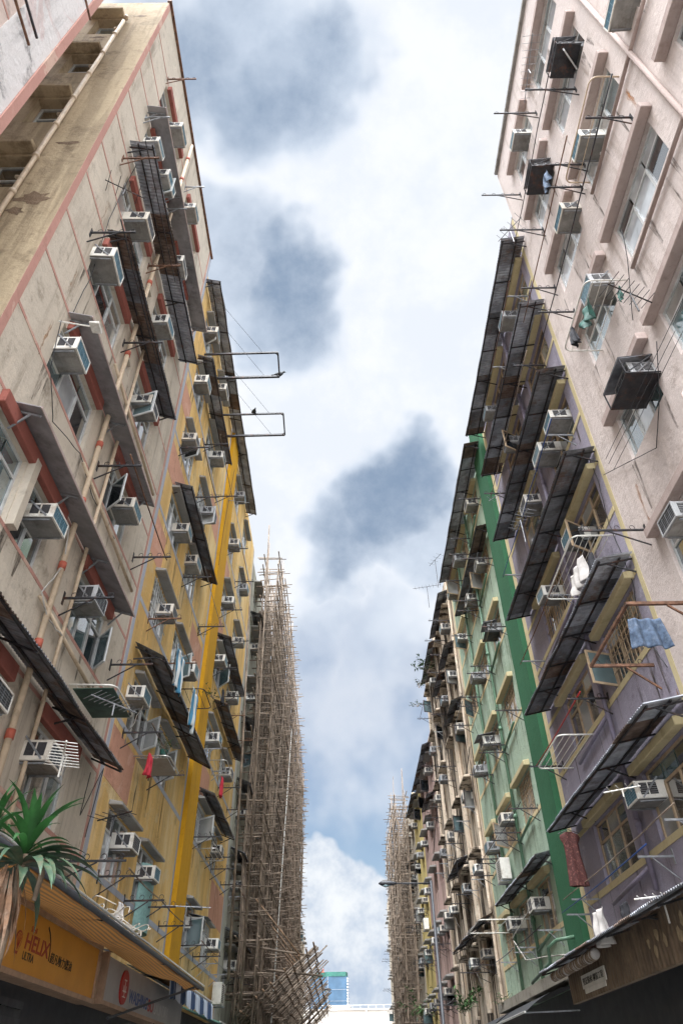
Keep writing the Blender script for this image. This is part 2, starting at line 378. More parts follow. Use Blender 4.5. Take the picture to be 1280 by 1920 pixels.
def building(key, name, short, label, side, y0, y1, ztop, wall, wins, rev=.2, frame='alu', mix=(3, 2, 2, 2, 2), cat='building', depth=9.0, rows=None, z0=3.55, bars=.12, openp=.18, near_end=True):
    b = Bld(); b.side = side; b.short = short; b.key = key; b.y0, b.y1, b.ztop = y0, y1, ztop
    X = side * ((XL if side < 0 else XR) + depth / 2)
    b.root = thing(name, label, cat, (X, (y0 + y1) / 2, 0))
    F = lambda u, v, d: P(side, d, u, v)
    mb = MB(); ops = [(w[1], w[2], w[3], w[4]) for w in wins]
    cell_wall(mb, F, y0, y1, z0, ztop, ops, rev)
    if near_end: mb.face((P(side, 0, y0, z0), P(side, -depth, y0, z0), P(side, -depth, y0, ztop), P(side, 0, y0, ztop)))
    mb.face((P(side, 0, y1, z0), P(side, -depth, y1, z0), P(side, -depth, y1, ztop), P(side, 0, y1, ztop)))
    mb.face((P(side, 0, y0, ztop), P(side, 0, y1, ztop), P(side, -depth, y1, ztop), P(side, -depth, y0, ztop)))
    mb.face((P(side, -depth, y0, 0), P(side, -depth, y1, 0), P(side, -depth, y1, ztop), P(side, -depth, y0, ztop)))
    mb.face((P(side, 0, y0, z0), P(side, 0, y1, z0), P(side, -depth, y1, z0), P(side, -depth, y0, z0)))
    b.wall = mb.build('wall', MT[wall], b.root)
    for w in wins:
        st = w[5] if len(w) > 5 else {}
        k = dict(rev=rev, frame=frame, mix=mix, n=max(2, round((w[2] - w[1]) / .62)), bars=R.random() < bars)
        if R.random() < openp: k['open_leaf'] = R.randrange(k['n'])
        k.update(st)
        if k.get('open_leaf') is not None and k['open_leaf'] >= k['n']: k['open_leaf'] = k['n'] - 1
        add_window(b.root, F, w[1], w[2], w[3], w[4], **k)
    # recessed dark shop storey under the upper wall
    sh = MB(); d = -.05
    sh.fbox(side, -depth, -.25, y0, y1, 0, z0 - .02); b.shop = sh.build('shop_front', MT['shopdark'], b.root)
    b.ac = []; b.aw = []; b.rk = []; b.wins = wins; BL[key] = b
    return b

H = 1.17
def grid(cols, rows, h=H, extra=None):
    out = []
    for n in rows:
        for c in cols:
            out.append((n, c[0], c[1], sill(n), sill(n) + h, dict(c[2]) if len(c) > 2 else {}))
    return out

# ---- left side
near = building('near', 'pale_pink_building', 'pale pink block', 'pale pink block with white peeling corner before the narrow lane', -1, -3, 3.78, 27,
                'palepink', [], depth=9)
band(near.root, -1, 2.85, 3.62, 3.6, 26.98, 'peelwhite', .008, 'corner_strip')
band(near.root, -1, 3.625, 3.774, 3.6, 26.96, 'pinkline', .036, 'corner_edge')
for n in range(1, 8): band(near.root, -1, -2.9, 3.36, sill(n), sill(n) + .05, 'pinkline')

cw = grid([(6.75, 8.7), (9.85, 11.65)], (1, 3, 4, 5, 6, 7))
cw += [(2, 6.2, 7.25, sill(2), sill(2) + H), (2, 7.45, 8.5, sill(2), sill(2) + H), (2, 10.0, 11.75, sill(2), sill(2) + H)]
cream = building('cream', 'cream_apartment_block', 'cream block', 'tall cream block lined in pink with red lintels beside the narrow lane', -1, 5.4, 13.3, 25.35,
                 'cream', cw + [(4, 9.25, 9.55, 13.7, 14.1, dict(n=1, transom=0, solid=0)), (5, 9.25, 9.55, 16.5, 16.9, dict(n=1, transom=0, solid=0))], rev=.15, frame='alu', bars=0, mix=(5, 5, 1, 1, 1), near_end=False, openp=.3)
# gable wall facing the lane
gm = MB(); gF = lambda u, v, d: (u, 5.4 - d, v)
gops = [(-6.3, -5.62, 13.78 + 2.9 * k - 5.8, 15.05 + 2.9 * k - 5.8) for k in range(6)]
cell_wall(gm, gF, -13.6, -4.6, 3.55, 25.35, gops, .28)
gm.build('gable_wall', MT['tan'], cream.root)
for a, b_, c, d in gops:
    add_window(cream.root, gF, a, b_, c, d, rev=.26, frame='alu', n=1, transom=.55, mix=(3, 2, 2, 0, 2))
    hm = MB(); hm.hexa([(-6.55, 5.4, d + .12), (-5.6, 5.4, d + .12), (-5.6, 5.17, d + .10), (-6.55, 5.17, d + .10), (-6.55, 5.4, d + .3), (-5.6, 5.4, d + .3), (-5.6, 5.17, d + .22), (-6.55, 5.17, d + .22)])
    hm.build('window_hood', MT['tan'], cream.root, bevel=.012)
for px, py, w, h in ((62, 372, .34, .30), (130, 268, .30, .10), (28, 395, .2, .2), (185, 70, .25, .1), (262, 30, .3, .12)):
    c_ = atY(px, py, 5.4); rr = random.Random(px); n_ = 18; gm = MB(); rg = []
    for k in range(n_):
        a = 2 * math.pi * k / n_; q = rr.uniform(.45, 1); rg.append((c_.x + w * q * math.cos(a), 5.396, c_.z + h * q * math.sin(a)))
    gm.face(rg[::-1]); gm.build('spalled_patch', MT['spall'], cream.root)
pm = MB(); pm.tube([(-5.46, 5.3, 4), (-5.46, 5.3, 23.2)], .045, 8)
for k in range(14): pm.tube([(-5.46, 5.3, 4.6 + 1.45 * k), (-5.46, 5.3, 4.72 + 1.45 * k)], .062, 8)
for k in range(7): pm.tube([(-5.46, 5.3, 5.2 + 2.9 * k), (-5.62, 5.36, 5.38 + 2.9 * k)], .04, 6)
pm.build('drainpipe', MT['pipe'], cream.root, smooth=True)
# painted lines, red lintels, vertical pipes of the cream block
band(cream.root, -1, 5.402, 5.56, 3.6, 25.34, 'pinkline')
band(cream.root, -1, 12.95, 13.06, 3.6, 25.34, 'pinkline')
band(cream.root, -1, 13.12, 13.298, 3.6, 25.34, 'greyline')
for n in range(1, 8):
    segs = {2: ((5.562, 6.1), (8.6, 9.9), (11.85, 12.94))}.get(n, ((5.562, 12.94),))
    band(cream.root, -1, 5.562, 12.94, sill(n) - .07, sill(n) - .005, 'pinkline')
    for a, b_ in ((5.562, 6.85), (8.75, 9.85), (11.75, 12.94)): band(cream.root, -1, a, b_, sill(n) + 1.42, sill(n) + 1.485, 'pinkline')
    for a, b_ in ((6.85 if n != 2 else 6.05, 8.7), (9.85, 11.7)):
        lm = MB(); lm.fbox(-1, .002, .11, a, b_, sill(n) + H - .01, sill(n) + H + .24); lm.build('lintel', MT['redtrim'], cream.root, bevel=.01)
fm = MB(); fm.fbox(-1, -.2, .12, 7.27, 7.43, sill(2), sill(2) + H + .1); fm.build('window_fin', MT['cream'], cream.root)
fm = MB(); fm.fbox(-1, -.05, .07, 5.36, 13.28, 25.352, 25.43); fm.build('roof_edge', MT['rust'], cream.root)
pm = MB(); pm.tube([P(-1, .09, 9.05, 3.9), P(-1, .09, 9.05, 24.8)], .05, 8)
pm.tube([P(-1, .09, 9.75, 3.9), P(-1, .09, 9.75, 16)], .035, 8)
for n in range(1, 8):
    z = sill(n) - .35; pm.tube([P(-1, .07, 8.7, z + .1), P(-1, .07, 12.5, z - .1)], .035, 8)
pm.build('drainpipe', MT['pipe'], cream.root, smooth=True)
for n in range(1, 8):
    for z in (sill(n) + .5, sill(n) + 1.9):
        pm = MB(); pm.tube([P(-1, .09, 9.05, z), P(-1, .09, 9.05, z + .13)], .066, 8); pm.build('pipe_collar', MT['pipered'], cream.root, smooth=True)

ycols = [(14.1, 15.7), (16.7, 18.3), (22.6, 24.1), (25.8, 27.2)]
yel = building('yellow', 'yellow_apartment_block', 'yellow block', 'weathered yellow block with ochre pilaster and salmon panels', -1, 13.3, 29.9, 24.3,
               'yellow', grid(ycols, range(1, 8)), rev=.10, frame='alu', mix=(2, 5, 3, 1, 1), bars=.25)
pm = MB(); pm.fbox(-1, .003, .14, 20.62, 21.95, 4.0, 24.2); pm.build('pilaster', MT['ochre'], yel.root)
for a in (20.44, 21.97): band(yel.root, -1, a, a + .16, 3.6, 24.25, 'greyline')
band(yel.root, -1, 29.72, 29.89, 3.6, 24.25, 'greyline')
for n in range(1, 8):
    for a, b_ in ((13.32, 20.43), (22.15, 29.7)): band(yel.root, -1, a, b_, sill(n) - .13, sill(n) - .012, 'greyline')
for n in range(1, 8):
    for (a, b_) in ycols:
        hood(yel.root, -1, a - .12, b_ + .12, sill(n) + H + .01, R.uniform(.16, .28), .1, 'hoodgrey', .05)
for (a, b_, za, zb) in ((13.34, 15.2, 6.35, 7.4), (13.34, 14.4, 11.8, 12.95), (13.34, 15.6, 14.6, 15.7), (13.34, 14.3, 17.3, 18.3), (18.5, 20.4, 11.8, 12.95), (22.2, 24.2, 8.95, 10.1),
                        (26.6, 29.6, 6.2, 7.4), (22.2, 23.6, 14.5, 15.7), (22.2, 23.6, 17.3, 18.4), (18.6, 20.4, 17.4, 18.5)):
    band(yel.root, -1, a, b_, za, zb, 'salmon', .004)

pcols = [(31 + 3.1 * k, 32.5 + 3.1 * k) for k in range(10)]
pale = building('pale', 'grey_green_apartment_block', 'grey green block', 'grey green block mostly hidden behind the tall bamboo scaffold', -1, 29.9, 62.3, 23.6,
                'palegreen', grid(pcols, range(1, 8)), frame='alu', mix=(4, 3, 2, 1, 1))
for n in range(1, 8):
    for (a, b_) in pcols[:]: hood(pale.root, -1, a - .1, b_ + .1, sill(n) + H + .01, .4, .1, 'hoodgrey', .05)
fcols = [(63.5 + 3.2 * k, 65 + 3.2 * k) for k in range(9)]
farl = building('farl', 'beige_low_apartment_block', 'beige low block', 'lower beige block beyond the end of the tall scaffold', -1, 62.3, 95, 15.6,
                'beige', grid(fcols, range(1, 5)), frame='alu')
for n in range(1, 5):
    for (a, b_) in fcols: hood(farl.root, -1, a - .1, b_ + .1, sill(n) + H + .01, .45, .12, 'hoodgrey', .05)

# ---- right side
pk = []
for n in range(1, 8):
    pk += [(n, 7.5, 9.1, sill(n), sill(n) + 1.15, {}), (n, 4.7, 6.7, sill(n), sill(n) + 1.15, dict(n=3)), (n, 1.6, 3.5, sill(n), sill(n) + 1.15, {})]
pink = building('pink', 'pink_apartment_block', 'pink block', 'tall pink block with concrete window hoods and a rust stained wall', 1, -3, 10.2, 25.0,
                'pink', pk, rev=.13, frame='alu', mix=(2, 4, 4, 2, 0), openp=.15, bars=0)
for n in range(1, 8):
    for (a, b_) in ((7.2, 9.3), (4.45, 6.95), (1.3, 3.8)): hood(pink.root, 1, a, b_, sill(n) + 1.16, .2, .2, 'hoodpink')
fm = MB(); fm.fbox(1, -.05, .1, -2.95, 10.16, 25.002, 25.12); fm.build('roof_edge', MT['hoodgrey'], pink.root)
pm = MB()
for (a, b_) in (((1187, 77), (1108, 362)), ((1266, 281), (1181, 496))):
    ya, za = at(*a, 1, .06); yb, zb = at(*b_, 1, .06); z = (za + zb) / 2; pm.tube([P(1, .06, 0, z + .1), P(1, .06, yb, z - .02)], .04, 8)
pm.tube([P(1, .06, 6.98, 4.2), P(1, .06, 6.98, 9.9)], .04, 8); pm.tube([P(1, .06, 4.1, 4.2), P(1, .06, 4.1, 24)], .05, 8)
pm.build('drainpipe', MT['hoodpink'], pink.root, smooth=True)

pcol = [(10.75, 12.7), (13.9, 15.95)]
purp = building('purple', 'purple_apartment_block', 'purple block', 'purple block with yellow hoods and long corrugated awnings', 1, 10.2, 17.65, 22.2,
                'purple', grid(pcol, range(1, 7)), rev=.14, frame='brownframe', mix=(4, 3, 2, 1, 2), openp=.6, bars=.1)
band(purp.root, 1, 10.202, 10.36, 3.6, 22.1, 'trim'); band(purp.root, 1, 17.5, 17.645, 3.6, 22.1, 'creamline')
for n in range(1, 7):
    band(purp.root, 1, 10.362, 17.49, sill(n) - .13, sill(n) - .008, 'trim', .012)
    for a, b_ in ((10.362, 10.48), (16.13, 17.49)): band(purp.root, 1, a, b_, sill(n) + H + .03, sill(n) + H + .13, 'trim', .012)
    for a, b_ in pcol: hood(purp.root, 1, a - .25, b_ + .15, sill(n) + H + .01, .19, .17, 'trim')
pm = MB(); pm.tube([P(1, .09, 13.25, 4.2), P(1, .09, 13.25, 21.5)], .05, 8)
for n in range(1, 7): pm.tube([P(1, .07, 13.3, sill(n) - .25), P(1, .07, 15.6, sill(n) - .4)], .04, 8); pm.tube([P(1, .09, 13.25, sill(n) + .4), P(1, .09, 13.25, sill(n) + .52)], .07, 8)
pm.build('drainpipe', MT['pipepurple'], purp.root, smooth=True)

gcol = [(20.2, 21.9), (23.1, 24.6), (25.9, 27.2)]
grn = building('green', 'green_apartment_block', 'green block', 'pale green block with a dark green pilaster and cream lines', 1, 17.65, 28.3, 22.2,
               'green', grid(gcol, range(1, 7)), rev=.12, frame='brownframe', mix=(2, 5, 4, 1, 0), openp=.35, bars=.3)
pm = MB(); pm.fbox(1, .003, .16, 17.82, 19.15, 3.7, 22.1); pm.build('pilaster', MT['dkgreen'], grn.root)
band(grn.root, 1, 17.67, 17.81, 3.6, 22.1, 'creamline'); band(grn.root, 1, 19.16, 19.32, 3.6, 22.1, 'creamline'); band(grn.root, 1, 28.1, 28.28, 3.6, 22.1, 'creamline')
for n in range(1, 7):
    band(grn.root, 1, 19.33, 28.09, sill(n) - .12, sill(n) - .008, 'creamline', .012)
    for a, b_ in gcol: hood(grn.root, 1, a - .2, b_ + .2, sill(n) + H + .01, .19, .17, 'trim')
pm = MB()
for yy in (22.45, 25.2):
    pm.tube([P(1, .09, yy, 3.9), P(1, .09, yy, 21.5)], .05, 8)
for n in range(1, 7): pm.tube([P(1, .09, 22.45, sill(n) - .3), P(1, .09, 20.6, sill(n) - .1)], .04, 8); pm.tube([P(1, .09, 22.45, sill(n) + .4), P(1, .09, 22.45, sill(n) + .52)], .07, 8)
pm.tube([P(1, .12, 18.5, 4.3), P(1, .55, 18.6, 4.25), P(1, .6, 19.3, 4.2), P(1, .6, 19.35, 3.9), P(1, .55, 21.8, 3.75)], .04, 8)
pm.build('drainpipe', MT['pipegreen'], grn.root, smooth=True)
pm = MB(); pm.fbox(1, .003, .35, 17.66, 28.28, 3.55, 3.8); pm.build('ledge', MT['concrete'], grn.root)

dcol = [(29.2, 30.6), (31.9, 33.2), (35.2, 36.6), (38.0, 39.4)]
dec = building('decay', 'decayed_beige_apartment_block', 'stained beige block', 'stained beige block streaked with black and weeds along its roof', 1, 28.3, 40.4, 22.0,
               'decay', grid(dcol, range(1, 7)), rev=.2, frame='darkframe', mix=(3, 3, 2, 1, 2), openp=.35, bars=.2)
for n in range(1, 7):
    for a, b_ in dcol: hood(dec.root, 1, a - .15, b_ + .15, sill(n) + H + .01, .38, .12, 'decay', .05)
pm = MB()
for yy in (28.75, 31.2, 34.2, 37.3, 40.0): pm.tube([P(1, .08, yy, 3.9), P(1, .08, yy, 21.6)], .06, 8)
for yy in (31.35, 34.4, 37.5): pm.fbox(1, .003, .2, yy, yy + .3, 3.8, 21.9)
pm.build('drainpipe', MT['decay'], dec.root)
c5 = [(41.3 + 2.9 * k, 42.7 + 2.9 * k) for k in range(3)]
p2 = building('pink2', 'faded_pink_apartment_block', 'faded pink block', 'faded pink block behind the street lamp', 1, 40.4, 49.4, 18.6, 'pink2', grid(c5, range(1, 6)), frame='darkframe', mix=(4, 2, 2, 1, 1), openp=.3)
c6 = [(50.2, 51.6), (53, 54.4)]
y2 = building('yellow2', 'pale_yellow_apartment_block', 'pale yellow block', 'pale yellow block next to the farther bamboo scaffold', 1, 49.4, 55.4, 18.4, 'yellow2', grid(c6, range(1, 6)), frame='darkframe', mix=(4, 2, 2, 1, 1), openp=.3)
c7 = [(56.2 + 3 * k, 57.6 + 3 * k) for k in range(14)]
farr = building('farr', 'grey_beige_apartment_block', 'grey beige block', 'grey beige block behind the farther bamboo scaffold', 1, 55.4, 98, 19.6, 'beige', grid(c7, range(1, 6)), frame='alu')
for bb, cc, rr in ((p2, c5, 6), (y2, c6, 6), (farr, c7, 6)):
    for n in range(1, rr):
        for a, b_ in cc: hood(bb.root, 1, a - .12, b_ + .12, sill(n) + H + .01, .4, .12, 'hoodgrey', .05)

# runs of dirty water below the sills
def drips(b, mat, skip=.25, colsrc=None):
    rr = random.Random(b.key); m = MB()
    for w in b.wins:
        for yy in (w[1], w[2], (w[1] + w[2]) / 2, w[1] + .3):
            if rr.random() < skip: continue
            L = rr.uniform(.35, 1.25); c = rr.uniform(.03, .11); z = w[3] - rr.uniform(.0, .15); y = yy + rr.uniform(-.12, .12)
            if z - L < 3.7: L = max(.1, z - 3.7)
            m.face([P(b.side, .0022, y - c, z), P(b.side, .0022, y + c, z), P(b.side, .0022, y + c * .3, z - L), P(b.side, .0022, y - c * .3, z - L)])
    o = m.build('water_stains', MT[mat], b.root); o['kind'] = 'stuff'
for b in BL.values():
    if b.wins: drips(b, 'drip')
# ------------------------------------------------------------------ air conditioners
def make_ac(key, case, coil, hose=False, shelf=False, cage=False, big=1.0):
    root = thing('air_conditioner', 'air conditioner', 'air conditioner')
    W, D, Hh = .36 * big, .5 * big, .37 * big
    c = MB(); c.box((-.24, -W, 0), (D, W, Hh))
    co = c.build('casing', MT[case], root, bevel=.014)
    d = MB()                                     # rim round the rear coil, ribs pressed in the base pan
    for y0, y1, z0, z1 in ((-W, W, 0, .035), (-W, W, Hh - .035, Hh), (-W, -W + .03, .035, Hh - .035), (W - .03, W, .035, Hh - .035)):
        d.box((D + .001, y0, z0), (D + .022, y1, z1))
    d.build('rim', MT[case], co)
    d = MB(); d.box((-.1, -W + .012, -.006), (D - .012, W - .012, .002)); 
    for xx in (.08, .30): d.box((xx, -W + .06, -.013), (xx + .012, W - .06, -.007))
    for yy in (-.14, .12): d.box((.05, yy, -.017), (D - .05, yy + .01, -.0135))
    d.build('base_pan', MT['basepan'], co)
    g = MB(); g.box((D + .002, -W + .03, .035), (D + .008, W - .03, Hh - .035))
    go = g.build('coil_grille', MT[coil], root)
    f = MB()
    for k in range(1, 6): f.box((D + .009, -W + .03, .035 + k * (Hh - .07) / 6 - .004), (D + .014, W - .03, .035 + k * (Hh - .07) / 6 + .004))
    for k in range(1, 4): f.box((D + .0145, -W + .03 + k * (2 * W - .06) / 4 - .004, .04), (D + .018, -W + .03 + k * (2 * W - .06) / 4 + .004, Hh - .04))
    f.build('wire_guard', MT['coilpale' if coil != 'coildark' else 'steelgrey'], go)
    for s in (-1, 1):
        l = MB()
        for x0, x1 in ((.06, .23), (.26, .42)): l.box((x0, s * W - .004, .08 * big), (x1, s * W + .006, Hh - .05))
        lo = l.build('side_louvre', MT['louvre'], root)
        f = MB()
        for x0, x1 in ((.06, .23), (.26, .42)):
            for k in range(5): f.box((x0 + .01, s * W - .001, .11 * big + k * .045), (x1 - .01, s * W + .0095, .115 * big + k * .045))
        f.build('louvre_slat', MT['acgrey'], lo)
    for s in (-1, 1):
        b = MB()
        b.bar((-.05, s * (W - .06), -.035), (D * .92, s * (W - .06), -.035), .03, .03)
        b.bar((.0, s * (W + .012), Hh + .06), (D * .8, s * (W + .012), .02), .012, .035)
        b.build('bracket', MT['steelgrey'], root)
    if hose:
        h = MB(); h.tube([(D - .1, .1, 0), (D - .12, .11, -.12), (D - .25, .16, -.3), (.22, .2, -.5), (.06, .24, -.8), (.05, .25, -1.1)], .013, 6)
        h.build('drain_hose', MT['cablepale'], root, smooth=True)
    if shelf:
        s_ = MB(); s_.hexa([(0, -W - .1, Hh + .1), (D + .22, -W - .1, Hh - .02), (D + .22, W + .1, Hh - .02), (0, W + .1, Hh + .1), (0, -W - .1, Hh + .112), (D + .22, -W - .1, Hh - .008), (D + .22, W + .1, Hh - .008), (0, W + .1, Hh + .112)])
        s_.build('rain_shield', MT['corrdark'], root)
    if cage:
        s_ = MB()
        for s in (-1, 1):
            for (a, b2) in (((-.02, Hh + .12), (D + .2, Hh + .02)), ((D + .2, Hh + .02), (D + .2, -.12)), ((D + .2, -.12), (-.02, -.1)), ((-.02, Hh + .12), (D + .2, -.12))):
                s_.bar((a[0], s * (W + .09), a[1]), (b2[0], s * (W + .09), b2[1]), .022)
        for xz in ((D + .2, Hh + .02), (D + .2, -.12), (0, -.1)): s_.bar((xz[0], -W - .09, xz[1]), (xz[0], W + .09, xz[1]), .022)
        s_.box((0, -W - .08, -.135), (D + .19, W + .08, -.122))
        s_.build('steel_cage', MT['steel'], root)
    PROTO[key] = (root, False)
AC_KINDS = {
    'wb': ('acwhite', 'coilblue', {}, 'white air conditioner with blue grille'),
    'wp': ('acwhite', 'coilpale', {}, 'white air conditioner with pale grille'),
    'wd': ('acwhite', 'coildark', {}, 'white air conditioner with dark grille'),
    'bb': ('acbeige', 'coilblue', {}, 'beige air conditioner with blue grille'),
    'bd': ('acbeige', 'coildark', {}, 'beige air conditioner with dark grille'),
    'gd': ('acgrey', 'coildark', {}, 'grey air conditioner with dark grille'),
    'gp': ('acgrey', 'coilpale', {}, 'grey air conditioner with pale grille'),
    'wh': ('acwhite', 'coilblue', dict(hose=True), 'white air conditioner with hanging drain hose'),
    'sh': ('acwhite', 'coildark', dict(shelf=True), 'white air conditioner under small rain shield'),
    'cg': ('acgrey', 'coildark', dict(cage=True, shelf=True), 'grey air conditioner inside dark steel cage'),
}
for k, (a, b_, kw, _) in AC_KINDS.items(): make_ac(k, a, b_, **kw)
def ac(key, n, y, kind=None, dz=None):
    b = BL[key]; b.ac.append((n, y, kind or R.choice(['wb', 'wp', 'wd', 'bb', 'bd', 'bd', 'gd', 'gp', 'wh']), R.uniform(.40, .52) - .045 * (n - 1) if dz is None else dz))
for a in ((2, 7.95, 'wb'), (2, 10.2, 'gd'), (3, 7.0, 'wb'), (3, 10.9, 'bb'), (4, 6.95, 'wb'), (4, 10.5, 'wd'), (5, 7.6, 'bd'), (5, 10.3, 'wb'), (1, 7.9, 'wd'), (1, 10.0, 'bd'), (6, 7.0, 'wp'), (6, 7.85, 'wb'),
          (6, 10.2, 'wd'), (7, 7.75, 'bb'), (7, 10.0, 'bb')): ac('cream', *a)
for a in ((6, 14.4), (7, 17.0), (5, 14.3), (6, 17.9), (5, 17.8), (4, 15.2, 'bb'), (4, 16.8, 'bb'), (6, 23), (7, 14.4), (3, 15, 'bd'), (2, 14.0, 'wh'), (3, 18.2), (4, 22.7), (3, 23.3), (4, 25.9),
          (3, 26.6), (2, 23.8), (6, 26.5), (1, 15, 'wd'), (1, 17.2, 'wb'), (2, 26.2), (1, 23.5, 'sh'), (1, 26.8), (5, 23.2), (5, 26.4), (7, 23.1)): ac('yellow', *a)
for n, k in ((6, 0), (2, 0), (1, 0), (3, 0), (4, 1), (5, 0), (3, 2), (5, 2), (2, 3), (6, 2), (4, 4), (1, 2), (5, 5), (3, 5), (2, 6), (6, 5)): ac('pale', n, pcols[k][0] + R.uniform(.4, 1.1))
for n, k in ((1, 0), (3, 0), (2, 2), (4, 1), (3, 3), (2, 5), (4, 4)): ac('farl', n, fcols[k][0] + .8)
for a in ((6, 5.15, 'cg'), (5, 3.6, 'wb'), (6, 7.75, 'cg'), (5, 5.95, 'wb'), (5, 7.5, 'bb'), (4, 7.6, 'gp'), (3, 7.7, 'cg'), (2, 8.1, 'gd'), (7, 8.0, 'wp')): ac('pink', *a)
for a in ((6, 12.1, 'gp'), (6, 15.8, 'gp'), (4, 11.15, 'wb'), (4, 12.3, 'wp'), (4, 14.2, 'wd'), (3, 12.15, 'wb'), (3, 14.45, 'wp'), (1, 12.4, 'wb'), (5, 14.6, 'gd')): ac('purple', *a)
for a in ((6, 20.6), (6, 24.3), (5, 20.9, 'wd'), (5, 23.2, 'wd'), (6, 27), (4, 24.3, 'gd'), (2, 23.2, 'bd'), (1, 21.2, 'wd'), (1, 24.4, 'wd'), (3, 24, 'sh'), (4, 20.9, 'cg'), (5, 26.4), (3, 26.6), (2, 26.4)): ac('green', *a)
for a in ((4, 29.3), (5, 39), (3, 30), (3, 35.6), (2, 29.4), (2, 32.9), (3, 38.8), (4, 38.6), (2, 37.3), (2, 39.2), (5, 29.8), (5, 32.4), (1, 30.2), (1, 32.6), (6, 30.2), (4, 35.8), (6, 36)): ac('decay', *a)
for a in ((5, 42.5), (4, 43.6), (2, 43.2), (2, 42.0), (3, 47.7), (1, 42.4), (1, 45.2), (4, 47.8), (2, 46.1), (1, 47.9), (5, 45.3)): ac('pink2', *a)
for a in ((3, 50.3), (2, 51), (3, 53.5), (1, 50.6), (1, 53.6), (4, 50.5), (2, 54), (5, 53.4), (4, 53.6)): ac('yellow2', *a)
for n, k in ((3, 0), (2, 0), (4, 0), (1, 1), (3, 1), (2, 2), (5, 1), (4, 2), (1, 3), (3, 5), (2, 7)): ac('farr', n, c7[k][0] + .7)
for key, b in BL.items():
    rows = {}
    for n, y, k, dz in b.ac: rows.setdefault((n), []).append((y, k, dz))
    for n, L in rows.items():
        L.sort()
        for i, (y, k, dz) in enumerate(L):
            where = 'alone on that floor' if len(L) == 1 else ('nearest the camera' if i == 0 else f'{ORD[i + 1]} from near end')
            lab = f'{AC_KINDS[k][3]}, {ORD[n]} floor of {b.short}, {where}'
            w = lab.split()
            if len(w) > 16: lab = lab.replace(' air conditioner', ' unit').replace('hanging drain hose', 'drain hose')
            o = place(k, P(b.side, 0, y, sill(n) + dz + .05), 0 if b.side < 0 else math.pi, lab, 'air conditioners on the walls'); q = R.uniform(.76, .86); o.scale = (q * R.uniform(.88, 1.1), q * R.uniform(.86, 1.1), q * R.uniform(.88, 1.12)); o.rotation_euler = (R.uniform(-.03, .03), R.uniform(.0, .05), o.rotation_euler[2] + R.uniform(-.04, .04))
# split-unit condensers standing on wall brackets
def condenser(side, y, z, label):
    r = thing('condenser_unit', label, 'air conditioner', P(side, .3, y, z), 'condenser units')
    m = MB(); m.fbox(side, .1, .42, y - .4, y + .4, z, z + .62); co = m.build('casing', MT['acwhite'], r, bevel=.012)
    m = MB(); m.fbox(side, .421, .428, y - .33, y + .15, z + .07, z + .55); g = m.build('fan_grille', MT['louvre'], r)
    m = MB()
    for k in range(9): m.fbox(side, .429, .436, y - .33, y + .15, z + .09 + k * .05, z + .105 + k * .05)
    m.build('guard', MT['acwhite'], g)
    for q in (-.3, .3):
        m = MB(); m.bar(P(side, 0, y + q, z - .03), P(side, .45, y + q, z - .03), .035); m.build('bracket', MT['steelgrey'], r)
condenser(-1, 28.7, 3.95, 'white condenser unit low on yellow block wall near scaffold')
condenser(1, 24.6, 6.75, 'white condenser unit high on green block above the low awning')
condenser(1, 50.2, 9.4, 'white condenser unit on pale yellow block wall')

